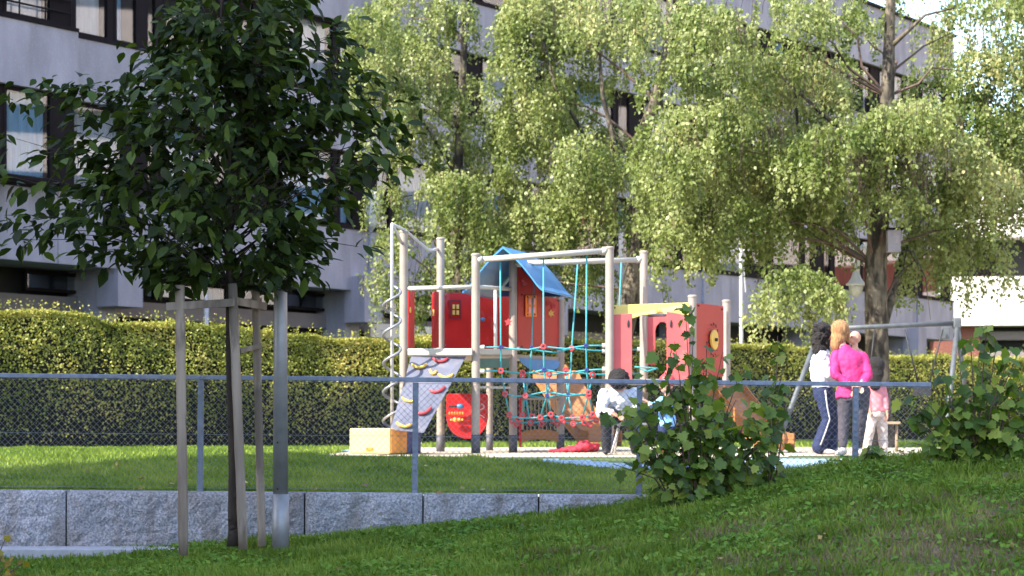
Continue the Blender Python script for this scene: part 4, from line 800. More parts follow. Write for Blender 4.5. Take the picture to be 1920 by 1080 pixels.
# hanging rope bridge
nb = MB(); net = None
def rope(pts, d=None): nb.tube([at(*p) for p in pts], .0105, 7)
Dn, Df = 26.05, 27.35
V1 = [(938, 492, Dn), (939, 651, 26.1), (939, 695, 26.15), (947, 738, 26.25), (955, 778, 26.35)]
V2 = [(1019, 484, Dn), (1019, 650, 26.1), (1020, 693, 26.15), (1026, 740, 26.25), (1013, 782, 26.35)]
V3 = [(1100, 478, Dn), (1099, 648, 26.1), (1100, 694, 26.15), (1104, 738, 26.25), (1092, 783, 26.35)]
for v_ in (V1, V2, V3): rope(v_)
rope([(1026, 740, 26.25), (1033, 778, 26.4)]); rope([(1104, 738, 26.25), (1112, 778, 26.4)])
W1 = [(1003, 498, Df), (998, 600, Df), (997, 652, 27.3), (993, 700, 27.25), (985, 742, 27.2), (980, 779, 27.1)]
W2 = [(1083, 496, Df), (1072, 653, 27.3), (1070, 697, 27.25), (1065, 738, 27.2), (1053, 783, 27.1)]
W3 = [(1165, 492, Df), (1162, 560, Df), (1160, 650, 27.3)]
for v_ in (W1, W2, W3): rope(v_)
rope([(985, 742, 27.2), (993, 785, 27.05)]); rope([(1065, 738, 27.2), (1074, 783, 27.05)]); rope([(980, 701, 26.7), (985, 742, 26.3)]); rope([(1030, 703, 26.7), (1027, 745, 26.4)]); rope([(1061, 700, 26.6), (1065, 738, 26.4)]); rope([(1111, 702, 26.7), (1104, 738, 26.4)])
rope([(900, 651, 26), (939, 651, 26.1), (958, 654, 26.1), (990, 656, 26.1), (1019, 650, 26.1), (1060, 654, 26.1), (1099, 648, 26.1), (1138, 648, 26.05)]); rope([(968, 654, 27.2), (997, 656, 27.3), (1040, 661, 27.3), (1072, 653, 27.3), (1110, 657, 27.3), (1145, 658, 27.5), (1200, 655, 27.6)])
rope([(898, 696, 26), (939, 695, 26.15), (980, 701, 26.5), (1000, 698, 26.3), (1020, 693, 26.15), (1061, 700, 26.4), (1100, 694, 26.15), (1138, 692, 26.05)]); rope([(968, 700, 27.2), (993, 699, 27.25), (1030, 703, 27.2), (1070, 697, 27.25), (1111, 702, 27.2), (1150, 702, 27.4), (1200, 700, 27.6)])
rope([(947, 738, 26.25), (965, 743, 26.3), (985, 742, 26.4), (1026, 734, 26.25), (1065, 742, 26.3), (1104, 738, 26.25)]); rope([(985, 742, 27.2), (1020, 746, 27.2), (1065, 738, 27.2), (1104, 742, 27.2)])
rope([(955, 778, 26.35), (975, 784, 26.35), (1013, 783, 26.35), (1033, 777, 26.35), (1053, 784, 26.35), (1092, 783, 26.35), (1112, 777, 26.35)]); rope([(960, 790, 27.1), (995, 793, 27.1), (1036, 788, 27.1), (1075, 795, 27.1), (1118, 788, 27.1)])
rope([(955, 778, 26.35), (964, 788, 26.8), (972, 795, 27.1)]); rope([(1013, 783, 26.35), (1036, 790, 27.1)]); rope([(1053, 784, 26.35), (1040, 788, 27.1)]); rope([(1092, 783, 26.35), (1096, 793, 27.1)]); rope([(1200, 692, 27.4), (1215, 696, 27.0), (1240, 688, 27.5)]); rope([(1190, 688, 27.4), (1225, 690, 27.5), (1245, 692, 27.5)])
net = nb.build('rope_net', M['teal'], pg, True)
def clamp(px, py, d, m=M['clamp'], r=.026):
    c_ = at(px, py, d); mb = MB(); k = 12
    mb.tube([c_ + Vector((r * math.cos(a), 0, r * math.sin(a))) for a in lin(0, 2 * math.pi, k + 1)], .013, 6, caps=False); o = mb.build('rope_clamp', m); o.parent = net
for p in ((1019, 650, 26.08), (1072, 653, 27.28), (939, 695, 26.13), (980, 699, 26.4), (980, 704, 26.42), (1030, 702, 26.5), (1061, 699, 26.4), (1061, 694, 26.42), (1111, 702, 26.5), (947, 738, 26.23), (985, 742, 26.3), (1104, 736, 26.23), (1104, 742, 26.24),
          (955, 778, 26.33), (980, 778, 26.9), (972, 786, 26.5), (998, 781, 26.4), (1013, 783, 26.33), (1033, 777, 26.33), (1036, 788, 27), (1053, 784, 26.33), (1074, 783, 26.6), (1092, 783, 26.33), (1112, 777, 26.33), (1108, 781, 26.5), (960, 790, 27), (968, 796, 27), (995, 793, 27), (1016, 795, 27), (1055, 790, 27), (1075, 795, 27), (1096, 793, 27), (1118, 788, 27), (1045, 795, 27.1), (1106, 796, 27.1)): clamp(*p)
for p in ((939, 651, 26.08), (1099, 648, 26.08), (997, 652, 27.28), (1020, 693, 26.13), (1100, 694, 26.13), (1026, 742, 26.23), (1065, 740, 26.3)): clamp(*p, m=M['navy'], r=.016)
for p in ((902, 651, 26), (968, 654, 27.2), (902, 696, 26), (1134, 648, 26.05), (1134, 692, 26.05), (1134, 658, 26.1), (1200, 655, 27.6)):
    mb = MB(); mb.tube([at(p[0] - 5, p[1], p[2]), at(p[0] + 6, p[1], p[2])], .028, 10); o = mb.build('rope_socket', M['white_paint']); o.parent = net
# ---------------------------------------------------------------- loose things by the frame
def cubebox(name, label, pts, ztop_, m, m2, slots):
    zb = upper(pts[0].x, pts[0].y) + .008; r = thing(name, label, 'play box', (pts[0].x, pts[0].y, zb)); P = [Vector((p.x, p.y, zb)) for p in pts]
    mb = MB(); mb.prism(P[::-1], (0, 0, ztop_ - zb)); mb.build('box_body', m, r, bevel=.018)
    for s in slots: a, b, t0, t1 = s; mb = MB(); n_ = (P[b] - P[a]).cross(Vector((0, 0, 1))).normalized(); p0, p1 = P[a].lerp(P[b], t0), P[a].lerp(P[b], t1); mb.hexa([p0 + Vector((0, 0, .03)) + n_ * .001, p1 + Vector((0, 0, .03)) + n_ * .001, p1 + Vector((0, 0, .03)) + n_ * .006, p0 + Vector((0, 0, .03)) + n_ * .006, p0 + Vector((0, 0, .075)) + n_ * .001, p1 + Vector((0, 0, .075)) + n_ * .001, p1 + Vector((0, 0, .075)) + n_ * .006, p0 + Vector((0, 0, .075)) + n_ * .006]); mb.build('slot', m2, r)
zt2 = Z(803, 25.0)
A_, B_, C_, D_ = Vector((X(655, 25.25), 25.25, 0)), Vector((X(731, 24.98), 24.98, 0)), Vector((X(763, 25.5), 25.5, 0)), Vector((X(790, 25.98), 25.98, 0))
cubebox('yellow_play_box', 'square yellow play box with orange slots at the foot of the climbing board', [A_, B_, C_, A_ + (C_ - B_)], zt2, M['yellow_box'], M['orange'], [(0, 1, .42, .6)])
yb = bpy.data.objects['yellow_play_box']; e_ = (C_ - B_).normalized(); n_ = Vector((e_.y, -e_.x, 0)); zb_ = upper(B_.x, B_.y) + .01
MB().prism([Vector((B_.x, B_.y, zb_ + .02)) + e_ * .02 + n_ * .004, Vector((C_.x, C_.y, zb_ + .02)) - e_ * .02 + n_ * .004, Vector((C_.x, C_.y, zt2 - .02)) - e_ * .02 + n_ * .004, Vector((B_.x, B_.y, zt2 - .02)) + e_ * .02 + n_ * .004], n_ * .006).build('orange_side', mat('shaded_yellow', S(226, 150, 60), .5), yb)  # orange sheet gives the box's shaded side by colour
B2 = C_ + (C_ - B_) * .02; cubebox('blue_play_box', 'dark blue play box pushed against the yellow one', [B2 + (A_ - B_), B2, D_, D_ + (A_ - B_)], zt2 - .012, M['navy'], M['black'], [(1, 2, .3, .6)])
def blob(name, parts, vox, m, parent=None, disp=0, dscale=.08, smooth=3):
    """one continuous surface grown from tapered limbs: ('c', a, ra, b, rb) or ('e', centre, (rx, ry, rz), rotation z)"""
    mb = MB()
    for p in parts:
        if p[0] == 'c':
            a, b = Vector(p[1]), Vector(p[3]); k = 5
            mb.ball(a, p[2], 12, 8); mb.ball(b, p[4], 12, 8)
            if (a - b).length > 1e-3: mb.tube([a, b], [p[2], p[4]], 12)
        elif p[0] == 'e': mb.ball(p[1], 1.0, 16, 12, p[2], p[3] if len(p) > 3 else None)
        elif p[0] == 'l':                                                   # lofted trunk: (centre, rx, ry) sections, facing angle
            secs, ang = p[1], p[2]; R = Matrix.Rotation(ang, 3, 'Z'); n = 20; o_ = len(mb.v)
            for (c_, rx, ry) in secs:
                for j in range(n): a = 2 * math.pi * j / n; mb.v.append(tuple(Vector(c_) + R @ Vector((rx * math.cos(a), ry * math.sin(a), 0))))
            k = len(secs)
            for i in range(k - 1):
                for j in range(n): mb.f.append((o_ + i * n + j, o_ + i * n + (j + 1) % n, o_ + (i + 1) * n + (j + 1) % n, o_ + (i + 1) * n + j)); mb.mi.append(0)
            mb.f += [tuple(o_ + j for j in range(n - 1, -1, -1)), tuple(o_ + (k - 1) * n + j for j in range(n))]; mb.mi += [0, 0]
    o = mb.build(name, m, parent)
    r = o.modifiers.new('r', 'REMESH'); r.mode = 'VOXEL'; r.voxel_size = vox; r.use_smooth_shade = True
    s = o.modifiers.new('s', 'SMOOTH'); s.iterations = smooth; s.factor = .5
    if disp:
        tx = bpy.data.textures.new(name + '_folds', 'CLOUDS'); tx.noise_scale = dscale; tx.noise_depth = 2
        dm = o.modifiers.new('d', 'DISPLACE'); dm.texture = tx; dm.strength = disp; dm.texture_coords = 'GLOBAL'; dm.mid_level = .5
    return o
cl = thing('red_jacket', 'crumpled bright red jacket dropped on the sand under the rope net', 'jacket', tuple(at(1090, 845, 26.6)))
g0 = lambda px, dd=0, h=0: Vector((X(px, 26.6 + dd), 26.6 + dd, upper(X(px, 26.6), 26.6 + dd) + .03 + h))
blob('cloth', [('e', g0(1095, 0, .05), (.11, .12, .07)), ('e', g0(1110, .1, .04), (.09, .1, .06)), ('e', g0(1075, -.05, .01), (.12, .1, .04)), ('c', g0(1030, -.1, -.01), .02, g0(1075, 0, 0), .05), ('c', g0(1062, .1, .02), .03, g0(1120, .1, .06), .04)], .012, mat('bright_red_cloth', S(200, 44, 62), .8, .1, 10), cl, .05, .06)
# swing
M['swing_steel'] = mat('swing_steel', S(84, 88, 90), .6, .2, 8, .1, 30, metal=.3)
sw = thing('swing_set', 'galvanised steel swing frame with hanging chains standing round the birch trunk', 'swing', tuple(at(1660, 838, 29)))
dS = 29.5
tub('top_tube', [at(1536, 617, dS), at(1792, 606, dS + .3)], .034, M['swing_steel'], sw)
mb = MB(); mb.box(at(1794, 606, dS + .3), (.11, .11, .15)); mb.build('corner_joint', M['swing_steel'], sw, bevel=.02)
tub('leg', [at(1536, 622, dS), Vector((X(1452, 28.7), 28.7, -.34))], .036, M['swing_steel'], sw); tub('leg', [at(1536, 622, dS), Vector((X(1560, 30.8), 30.8, -.34))], .036, M['swing_steel'], sw)
tub('leg', [at(1795, 608, dS + .3), Vector((X(1770, 28.9), 28.9, -.34))], .036, M['swing_steel'], sw); tub('leg', [at(1795, 608, dS + .3), Vector((X(1822, 30.9), 30.9, -.34))], .036, M['swing_steel'], sw)
mb = MB(); mb.box(at(1772, 625, dS + .2), (.12, .1, .16)); mb.build('swivel_box', M['swing_steel'], sw, bevel=.01)
for a, b in ((1696, 1722), (1768, 1742), (1590, 1606), (1640, 1628)):
    tub('chain', [at(a, 618, dS + .1), at((a + b) / 2, 668, dS + .1), at(b, 722 if a > 1650 else 745, dS + .1)], .011, M['black'], sw, 6)
pan('swing_seat', [at(1716, 720, dS), at(1748, 720, dS), at(1746, 742, dS), at(1718, 742, dS)], Vector((0, .22, 0)), M['black'], sw, .01)
wb_ = thing('wooden_bench', 'small low wooden plank bench right of the child, beside the birch', 'bench', tuple(at(1668, 840, 27.5)))
mb = MB(); mb.box(at(1670, 793, 27.5), (.22, .2, .035)); mb.build('seat', M['plank'], wb_, bevel=.006)
for a in (1660, 1681): tub('leg', [at(a, 796, 27.5), Vector((X(a, 27.5), 27.5, -.34))], .02, M['plank'], wb_)
st = thing('metal_stool', 'low stool with pale metal tube legs under the seated person', 'stool', tuple(at(1170, 850, 25.3)))
mb = MB(); mb.box(at(1176, 793, 25.3), (.34, .32, .03)); mb.build('seat', M['plank'], st, bevel=.008)
for a, b, dd in ((1162, 1146, -.14), (1192, 1204, -.14), (1160, 1152, .14), (1192, 1200, .14)): p = at(b, 850, 25.3 + dd); p.z = upper(p.x, p.y); tub('leg', [at(a, 795, 25.3 + dd), p], .014, M['white_paint'], st)
# ---------------------------------------------------------------- people
M['skin'] = mat('skin', S(186, 136, 114), .5, .04, 8); M['skin_dark'] = mat('skin_tan', S(160, 108, 84), .5, .04, 8)
M['hair_blond'] = mat('hair_blond', S(128, 82, 50), .6, scale=16, col2=S(190, 142, 92), bump=.9, bscale=50, stretch=(5, 5, .35)); M['hair_dark'] = mat('hair_dark', S(22, 16, 15), .8, .3, 14, .9, 50, stretch=(3, 3, 1))
M['magenta'] = mat('magenta_jacket', S(186, 34, 100), .75, .05, 6, .25, 30); M['white_cloth'] = mat('white_cloth', S(188, 190, 200), .85, .04, 6, .25, 25); M['navy_cloth'] = mat('navy_cloth', S(24, 36, 72), .85, .12, 8, .25, 25)
M['grey_cloth'] = mat('grey_cloth', S(66, 60, 67), .9, .1, 8, .3, 30); M['pink_cloth'] = mat('pink_cloth', S(196, 120, 126), .85, .06, 8, .2, 25); M['black_cloth'] = mat('black_cloth', S(26, 26, 32), .85, .15, 8, .3, 25)
M['shoe'] = mat('shoe', S(182, 178, 176), .6, .06, 10); M['sky_cloth'] = mat('sky_cloth', S(120, 170, 226), .8, .08, 8, .2, 25); M['cream_cloth'] = mat('cream_cloth', S(200, 184, 174), .85, .04, 8, .25, 25)
def headparts(c, fwd, r):
    """skull, jaw, nose, brow and ears, looking along fwd"""
    c, fwd = Vector(c), Vector(fwd).normalized(); side = fwd.cross(Vector((0, 0, 1))).normalized(); up = side.cross(fwd)
    R = Matrix((side, fwd, up)).transposed()
    return [('e', c + up * r * .12, (r * .80, r * .96, r * 1.0), R), ('e', c + fwd * r * .28 - up * r * .52, (r * .56, r * .62, r * .58), R), ('e', c + fwd * r * .96 - up * r * .18, (r * .13, r * .17, r * .22), R),
            ('e', c + side * r * .80 - up * r * .1, (r * .10, r * .2, r * .28), R), ('e', c - side * r * .80 - up * r * .1, (r * .10, r * .2, r * .28), R)], R, up, side, fwd
def face(root, c, fwd, r):
    _, R, up, side, fw = headparts(c, fwd, r); c = Vector(c); mb = MB()
    for s in (-1, 1): mb.ball(c + fw * r * .86 + side * s * r * .33 + up * r * .04, r * .11, 8, 6)
    mb.build('eyes', M['black'], root, True); mb = MB(); mb.ball(c + fw * r * .84 - up * r * .52, r * .2, 8, 6, (1, .4, .28), R); mb.build('lips', M['clamp'], root, True)
def hand(w_, d_, palm, size=1.0, curl=.6):
    """palm and five separate, bent fingers of unequal length; w_ wrist, d_ finger direction, palm = palm normal"""
    w_, d_, pn = Vector(w_), Vector(d_).normalized(), Vector(palm).normalized(); s = d_.cross(pn).normalized(); k = size; out = [('c', w_, .024 * k, w_ + d_ * .035 * k, .027 * k)]
    for i in (-1.5, -.5, .5, 1.5): out.append(('c', w_ + d_ * .02 * k + s * i * .010 * k, .014 * k, w_ + d_ * .085 * k + s * i * .019 * k, .0115 * k))
    for i, L in ((-1.5, .058), (-.5, .074), (.5, .08), (1.5, .07)):
        b = w_ + d_ * .088 * k + s * i * .0195 * k; e1 = b + (d_ + pn * curl * .35).normalized() * L * .45 * k; e2 = e1 + (d_ + pn * curl * 1.1).normalized() * L * .33 * k; e3 = e2 + (d_ + pn * curl * 2.2).normalized() * L * .25 * k
        out += [('c', b, .0098 * k, e1, .009 * k), ('c', e1, .009 * k, e2, .0083 * k), ('c', e2, .0083 * k, e3, .0072 * k)]
    t0 = w_ + d_ * .025 * k + s * .026 * k; t1 = t0 + (d_ * .6 + s * .7 + pn * .3).normalized() * .036 * k; t2 = t1 + (d_ * .9 + s * .1 + pn * .5).normalized() * .03 * k
    return out + [('c', t0, .014 * k, t1, .011 * k), ('c', t1, .011 * k, t2, .008 * k)]
def shoe(root, an, toe, m, k=1.0):
    an, toe = Vector(an), Vector(toe).normalized(); z = an.z
    blob('shoe', [('c', an + toe * -.03 * k + Vector((0, 0, -.035 * k)), .040 * k, an + toe * .10 * k + Vector((0, 0, -.045 * k)), .034 * k), ('c', an + toe * .1 * k + Vector((0, 0, -.045 * k)), .034 * k, an + toe * .17 * k + Vector((0, 0, -.052 * k)), .025 * k), ('c', an, .042 * k, an + Vector((0, 0, -.03 * k)), .042 * k)], .008, m, root)
def hairblob(root, parts, m, disp=.012, ds=.03, vox=.009): return blob('hair', parts, vox, m, root, disp, ds, 2)
def gz(px, d): return upper(X(px, d), d)
# --- woman in magenta jacket, seen from behind, bending to the left, hands behind her back
d = 24.7; q = lambda px, py, dd=0: at(px, py, d + dd)
def figA():
    r = thing('person', 'blond person in a magenta jacket and dark grey trousers with hands behind the back', 'person', (X(1598, d), d, gz(1598, d)))
    hc = q(1573, 623, .10); hp, R, up, side, fw = headparts(hc, (-.35, .9, -.3), .105)
    hipL, hipR = q(1586, 733), q(1617, 733); kL, kR = q(1582, 789, .02), q(1614, 789, .05); aL, aR = q(1580, 840, -.03), q(1609, 842, .14)
    shL, shR = q(1567, 666, .03), q(1618, 669, .03); eL, eR = q(1564, 702, -.10), q(1628, 704, -.06); wL, wR = q(1598, 722, -.17), q(1610, 724, -.18)
    blob('body', hp + [('c', q(1580, 652, .05), .052, q(1575, 634, .09), .05), ('l', [(q(1594, 735), .15, .10), (q(1598, 710), .13, .09), (q(1596, 680, .02), .15, .10), (q(1592, 662, .04), .13, .08), (q(1585, 652, .05), .05, .05)], .05),
        ('c', hipL, .08, kL, .055), ('c', kL, .055, aL, .036), ('c', hipR, .08, kR, .055), ('c', kR, .055, aR, .036), ('c', aL, .036, aL + Vector((-.02, .05, -.05)), .03), ('c', aR, .036, aR + Vector((.0, .05, -.05)), .03),
        ('c', shL, .048, eL, .038), ('c', eL, .036, wL, .025), ('c', shR, .048, eR, .038), ('c', eR, .036, wR, .025)] + hand(wL, (.75, -.05, -.45), (0, -1, 0), .95) + hand(wR, (-.35, -.1, -.6), (-.2, -1, 0), .95), .0075, M['skin'], r)
    face(r, hc, fw, .105)
    blob('jacket', [('l', [(q(1594, 746), .172, .125), (q(1595, 738), .17, .125), (q(1598, 715), .155, .115), (q(1596, 690, .01), .172, .12), (q(1594, 672, .02), .185, .12), (q(1591, 662, .03), .145, .10), (q(1585, 653, .05), .075, .075), (q(1582, 647, .06), .066, .066)], .05),
        ('c', shL, .064, eL, .054), ('c', eL, .054, q(1588, 717, -.14), .042), ('c', shR, .064, eR, .054), ('c', eR, .052, q(1618, 719, -.14), .042), ('c', q(1588, 738, -.02), .09, q(1572, 745, .0), .03)], .010, M['magenta'], r, .035, .10)
    blob('trousers', [('l', [(q(1601, 752), .155, .12), (q(1601, 738), .165, .125), (q(1600, 722), .15, .11)], .05), ('c', hipL + Vector((0, 0, -.02)), .098, kL, .072), ('c', kL, .072, aL + Vector((0, 0, .03)), .052), ('c', hipR + Vector((0, 0, -.02)), .098, kR, .072), ('c', kR, .072, aR + Vector((0, 0, .03)), .052)], .010, M['grey_cloth'], r, .02, .07)
    shoe(r, Vector((aL.x, aL.y, gz(1580, d) + .09)), (-.35, -.6, 0), M['shoe'], 1.05); shoe(r, Vector((aR.x, aR.y, gz(1610, d) + .09)), (.1, -.6, 0), M['shoe'], 1.05)
    hairblob(r, [('e', q(1575, 617, .08), (.108, .115, .11)), ('e', q(1572, 632, .06), (.09, .08, .11)), ('e', q(1566, 645, .05), (.06, .05, .09)), ('c', q(1587, 622, .08), .045, q(1591, 640, .07), .02)], M['hair_blond'], .008, .04)
figA()
def figB():
    d = 25.15; q = lambda px, py, dd=0: at(px, py, d + dd)
    r = thing('person', 'person with long dark curly hair, white sweatshirt and navy side striped trousers', 'person', (X(1550, d), d, gz(1550, d)))
    hc = q(1548, 627, .02); hp, R, up, side, fw = headparts(hc, (.9, .15, -.25), .105)
    hip1, hip2 = q(1543, 738, -.06), q(1549, 738, .08); k1, k2 = q(1554, 786, -.06), q(1562, 788, .1); a1, a2 = q(1536, 838, -.05), q(1556, 838, .12)
    s1, s2 = q(1544, 667, -.13), q(1546, 665, .14); e1, e2 = q(1552, 702, -.15), q(1560, 700, .17); w1, w2 = q(1567, 712, -.06), q(1573, 708, .2)
    blob('body', hp + [('c', q(1543, 654), .05, q(1546, 638), .048), ('l', [(q(1545, 735), .10, .14), (q(1541, 712), .085, .125), (q(1540, 685), .10, .14), (q(1541, 666), .08, .13), (q(1543, 655), .05, .05)], 0),
        ('c', hip1, .08, k1, .056), ('c', k1, .056, a1, .036), ('c', hip2, .08, k2, .056), ('c', k2, .056, a2, .036), ('c', s1, .045, e1, .036), ('c', e1, .036, w1, .024), ('c', s2, .045, e2, .036), ('c', e2, .036, w2, .024)] + hand(w1, (.9, .2, -.1), (0, .4, -1), .92) + hand(w2, (.9, -.1, .1), (0, -.4, -1), .92), .0078, M['skin_dark'], r)
    face(r, hc, fw, .105)
    blob('sweatshirt', [('l', [(q(1544, 727), .13, .17), (q(1542, 715), .125, .165), (q(1539, 690), .13, .175), (q(1540, 672), .115, .17), (q(1542, 662), .09, .12), (q(1543, 655), .062, .065)], 0), ('c', s1, .066, e1, .056), ('c', e1, .054, q(1563, 710, -.08), .04), ('c', s2, .066, e2, .056), ('c', e2, .054, q(1570, 708, .18), .04)], .010, M['white_cloth'], r, .045, .07)
    blob('trousers', [('l', [(q(1545, 752), .115, .15), (q(1544, 735), .125, .16), (q(1543, 724), .118, .152)], 0), ('c', hip1, .10, k1, .078), ('c', k1, .078, a1 + Vector((0, 0, .0)), .09), ('c', hip2, .10, k2, .078), ('c', k2, .078, a2, .09)], .010, M['navy_cloth'], r, .02, .08)
    mb = MB(); mb.tube([hip1 + Vector((.01, -.118, .04)), hip1.lerp(k1, .5) + Vector((.0, -.108, 0)), k1 + Vector((0, -.088, 0)), k1.lerp(a1, .5) + Vector((0, -.094, 0)), a1 + Vector((0, -.098, .02))], .009, 6); mb.build('white_stripe', M['white_paint'], r, True)
    shoe(r, Vector((a1.x, a1.y, gz(1540, d) + .085)), (.8, -.35, 0), M['shoe']); shoe(r, Vector((a2.x, a2.y, gz(1558, d) + .085)), (.8, -.35, 0), M['shoe'])
    hp_ = [('e', q(1542, 622, 0), (.115, .125, .115)), ('e', q(1536, 640, 0), (.095, .13, .12)), ('e', q(1537, 655, -.02), (.085, .12, .10))]
    for _ in range(60): a, b = random.uniform(0, 6.28), random.uniform(-.9, 1); hp_.append(('e', q(1540 + 14 * math.cos(a) * (1 - b * b * .3), 636 + 24 * b * -1 * -1 - 2, .11 * math.sin(a)), (.032, .032, .034)))
    hairblob(r, hp_, M['hair_dark'], .04, .025)
figB()
def figBaby():
    d = 25.0; q = lambda px, py, dd=0: at(px, py, d + dd)
    r = thing('person', 'small bald baby held against the shoulder of the person in magenta', 'person', tuple(q(1602, 665)))
    hc = q(1603, 634); hp, R, up, side, fw = headparts(hc, (-.5, -.2, .1), .075)
    a1, a2, l1, l2 = q(1596, 668, -.06), q(1610, 668, .06), q(1596, 700, -.04), q(1610, 700, .06)
    blob('body', hp + [('c', q(1603, 645), .035, q(1603, 655), .04), ('l', [(q(1603, 700), .08, .08), (q(1603, 680), .08, .075), (q(1603, 658), .07, .06), (q(1603, 652), .04, .04)], 0), ('c', q(1594, 660, -.04), .03, a1, .025), ('c', q(1612, 660, .04), .03, a2, .025), ('c', q(1598, 695), .04, l1, .03), ('c', q(1608, 695), .04, l2, .03)] + hand(a1, (-.4, 0, -.6), (0, 1, 0), .6) + hand(a2, (.2, 0, -.8), (0, -1, 0), .6), .0055, M['skin'], r)
    face(r, hc, fw, .075); blob('romper', [('l', [(q(1603, 704), .09, .09), (q(1603, 680), .09, .085), (q(1603, 660), .08, .07), (q(1603, 654), .05, .05)], 0), ('c', q(1594, 661, -.04), .038, q(1595, 667, -.06), .032), ('c', q(1612, 661, .04), .038, q(1611, 667, .06), .032)], .009, M['pink_cloth'], r, .01)
figBaby()
def figC():
    d = 26.0; q = lambda px, py, dd=0: at(px, py, d + dd)
    r = thing('person', 'child with straight dark hair, pink top and white trousers walking behind the fence post', 'person', (X(1643, d), d, gz(1643, d)))
    hc = q(1641, 690); hp, R, up, side, fw = headparts(hc, (.6, .8, -.1), .098)
    hip1, hip2 = q(1636, 772), q(1650, 772); k1, k2 = q(1630, 808, -.05), q(1655, 810, .06); a1, a2 = q(1626, 838, -.02), q(1657, 838, .05); s1, s2 = q(1629, 723), q(1655, 723); e1, e2 = q(1627, 748, -.05), q(1660, 750, -.02); w1, w2 = q(1631, 770, -.08), q(1663, 772, -.06)
    blob('body', hp + [('c', q(1642, 714), .038, q(1641, 702), .038), ('l', [(q(1643, 775), .10, .08), (q(1643, 750), .085, .07), (q(1642, 728), .095, .07), (q(1642, 718), .06, .05)], .2), ('c', hip1, .06, k1, .044), ('c', k1, .044, a1, .03), ('c', hip2, .06, k2, .044), ('c', k2, .044, a2, .03), ('c', s1, .034, e1, .029), ('c', e1, .029, w1, .02), ('c', s2, .034, e2, .029), ('c', e2, .029, w2, .02)] + hand(w1, (.1, 0, -1), (1, 0, 0), .75) + hand(w2, (.1, 0, -1), (-1, 0, 0), .75), .0065, M['skin'], r)
    face(r, hc, fw, .098)
    blob('top', [('l', [(q(1643, 772), .13, .105), (q(1643, 750), .11, .09), (q(1642, 730), .115, .085), (q(1642, 720), .08, .065), (q(1642, 716), .05, .05)], .2), ('c', s1, .046, e1, .042), ('c', e1, .042, q(1630, 764, -.07), .03), ('c', s2, .046, e2, .042), ('c', e2, .042, q(1662, 766, -.05), .03)], .009, M['pink_cloth'], r, .02, .08)
    blob('trousers', [('l', [(q(1643, 782), .115, .095), (q(1643, 768), .115, .095)], .2), ('c', hip1, .078, k1, .062), ('c', k1, .062, a1, .055), ('c', hip2, .078, k2, .064), ('c', k2, .064, a2, .055)], .009, M['cream_cloth'], r, .025, .06)
    shoe(r, Vector((a1.x, a1.y, gz(1628, d) + .07)), (.3, .9, 0), M['shoe'], .8); shoe(r, Vector((a2.x, a2.y, gz(1657, d) + .07)), (.4, .9, 0), M['shoe'], .8)
    hairblob(r, [('e', q(1641, 686, -.02), (.118, .12, .115)), ('e', q(1640, 700, -.05), (.115, .09, .115)), ('c', q(1640, 705, -.06), .095, q(1641, 722, -.08), .07)], M['hair_dark'], .01, .03)
figC()
def figD():
    d = 25.0; q = lambda px, py, dd=0: at(px, py, d + dd)
    r = thing('person', 'dark haired person in a white jacket and black trousers sitting bowed on a low stool', 'person', (X(1170, d), d, gz(1170, d)))
    hc = q(1160, 715, -.1); hp, R, up, side, fw = headparts(hc, (-.35, -.25, -.95), .105)
    hip1, hip2 = q(1168, 780, .25), q(1190, 780, .3); k1, k2 = q(1136, 780, -.10), q(1180, 782, -.16); a1, a2 = q(1137, 838, -.05), q(1190, 838, -.06); s1, s2 = q(1133, 740, .05), q(1188, 738, .1); e1, e2 = q(1127, 772, -.05), q(1196, 770, -.05); w1, w2 = q(1150, 776, -.2), q(1178, 776, -.24)
    blob('body', hp + [('c', q(1161, 732, .06), .05, q(1160, 722, -.02), .05), ('l', [(q(1179, 785, .27), .16, .12), (q(1172, 765, .2), .13, .11), (q(1163, 745, .12), .15, .11), (q(1161, 733, .08), .08, .07)], .1), ('c', hip1, .08, k1, .058), ('c', k1, .058, a1, .038), ('c', hip2, .08, k2, .058), ('c', k2, .058, a2, .038), ('c', s1, .046, e1, .038), ('c', e1, .038, w1, .026), ('c', s2, .046, e2, .038), ('c', e2, .038, w2, .026)] + hand(w1, (.6, -.6, -.3), (0, 0, -1), .95) + hand(w2, (-.6, -.6, -.3), (0, 0, -1), .95), .0078, M['skin_dark'], r)
    face(r, hc, fw, .105)
    blob('jacket', [('l', [(q(1180, 796, .26), .205, .17), (q(1174, 775, .2), .20, .17), (q(1164, 752, .12), .215, .17), (q(1161, 738, .09), .17, .14), (q(1160, 728, .07), .09, .09)], .1), ('c', s1, .075, e1, .068), ('c', e1, .066, q(1146, 775, -.17), .048), ('c', s2, .075, e2, .068), ('c', e2, .066, q(1182, 775, -.2), .048)], .010, M['white_cloth'], r, .05, .07)
    blob('trousers', [('c', hip1, .10, k1, .075), ('c', k1, .075, a1, .058), ('c', hip2, .10, k2, .075), ('c', k2, .075, a2, .058), ('c', hip1, .11, hip2, .11)], .010, M['black_cloth'], r, .02, .07)
    shoe(r, Vector((a1.x, a1.y, gz(1137, d) + .085)), (-.1, -1, 0), M['black']); shoe(r, Vector((a2.x, a2.y, gz(1190, d) + .085)), (.1, -1, 0), M['black'])
    hairblob(r, [('e', q(1160, 710, -.09), (.125, .125, .12)), ('e', q(1160, 716, -.16), (.105, .09, .09)), ('e', q(1161, 717, -.0), (.10, .1, .10)), ('e', q(1151, 716, -.08), (.05, .06, .05)), ('e', q(1169, 719, -.06), (.045, .06, .06))], M['hair_dark'], .035, .03)
figD()
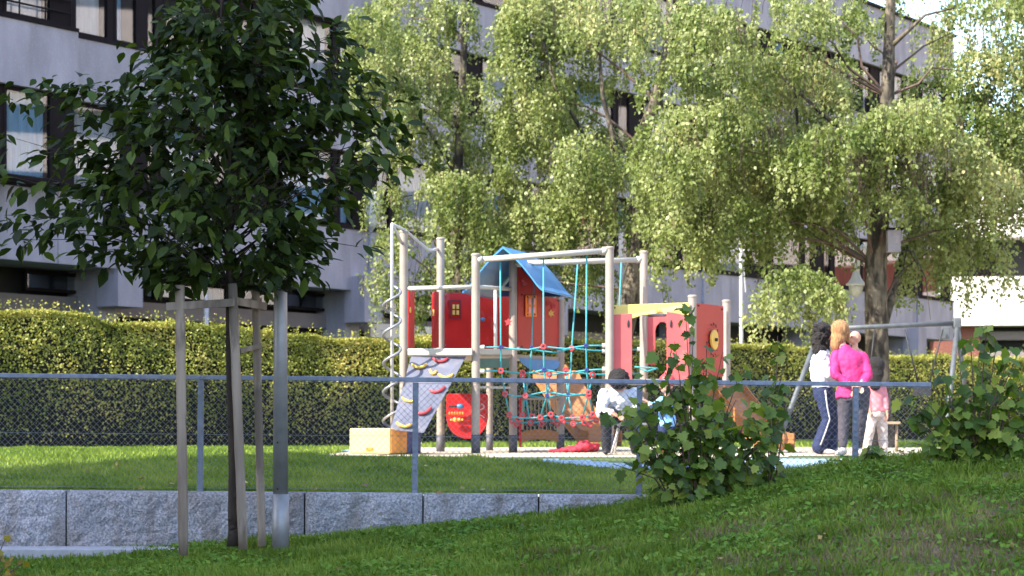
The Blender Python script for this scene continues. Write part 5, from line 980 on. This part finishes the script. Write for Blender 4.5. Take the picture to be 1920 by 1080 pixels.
def figE():
    d = 25.6; q = lambda px, py, dd=0: at(px, py, d + dd)
    r = thing('person', 'small child in a light blue jacket and red hat half hidden by the bush', 'person', (X(1250, d), d, gz(1250, d)))
    hc = q(1250, 722); hp, R, up, side, fw = headparts(hc, (-.9, -.4, -.1), .09); hip1, hip2 = q(1244, 790), q(1256, 790); k1, k2 = q(1242, 815, -.05), q(1259, 815); a1, a2 = q(1243, 840, .02), q(1258, 840, .02); s1, s2 = q(1240, 750, -.05), q(1260, 750, .05); e1, e2 = q(1226, 762, -.12), q(1250, 768, -.1); w1, w2 = q(1210, 752, -.12), q(1232, 760, -.16)
    blob('body', hp + [('c', q(1250, 745), .035, q(1250, 733), .035), ('l', [(q(1250, 792), .085, .08), (q(1250, 770), .08, .075), (q(1250, 752), .085, .07), (q(1250, 745), .05, .05)], 0), ('c', hip1, .055, k1, .042), ('c', k1, .042, a1, .03), ('c', hip2, .055, k2, .042), ('c', k2, .042, a2, .03), ('c', s1, .034, e1, .028), ('c', e1, .028, w1, .02), ('c', s2, .034, e2, .028), ('c', e2, .028, w2, .02)] + hand(w1, (-.9, 0, .3), (0, 0, -1), .7) + hand(w2, (-.9, 0, .1), (0, 0, -1), .7), .0065, M['skin'], r)
    face(r, hc, fw, .09); blob('jacket', [('l', [(q(1250, 800), .11, .10), (q(1250, 770), .10, .095), (q(1250, 754), .10, .085), (q(1250, 744), .06, .06)], 0), ('c', s1, .046, e1, .04), ('c', e1, .04, q(1218, 757, -.12), .032), ('c', s2, .046, e2, .04), ('c', e2, .04, q(1238, 763, -.14), .032)], .009, M['sky_cloth'], r, .02, .07)
    blob('trousers', [('c', hip1, .07, k1, .055), ('c', k1, .055, a1, .045), ('c', hip2, .07, k2, .055), ('c', k2, .055, a2, .045)], .009, M['navy_cloth'], r, .01)
    blob('hat', [('e', q(1251, 714, .0), (.10, .10, .09)), ('c', q(1250, 697), .025, q(1250, 703), .04)], .008, M['clamp'], r, .006, .02)
    shoe(r, Vector((a1.x, a1.y, gz(1243, d) + .065)), (-1, -.3, 0), M['orange'], .75); shoe(r, Vector((a2.x, a2.y, gz(1258, d) + .065)), (-1, -.3, 0), M['orange'], .75)
figE()
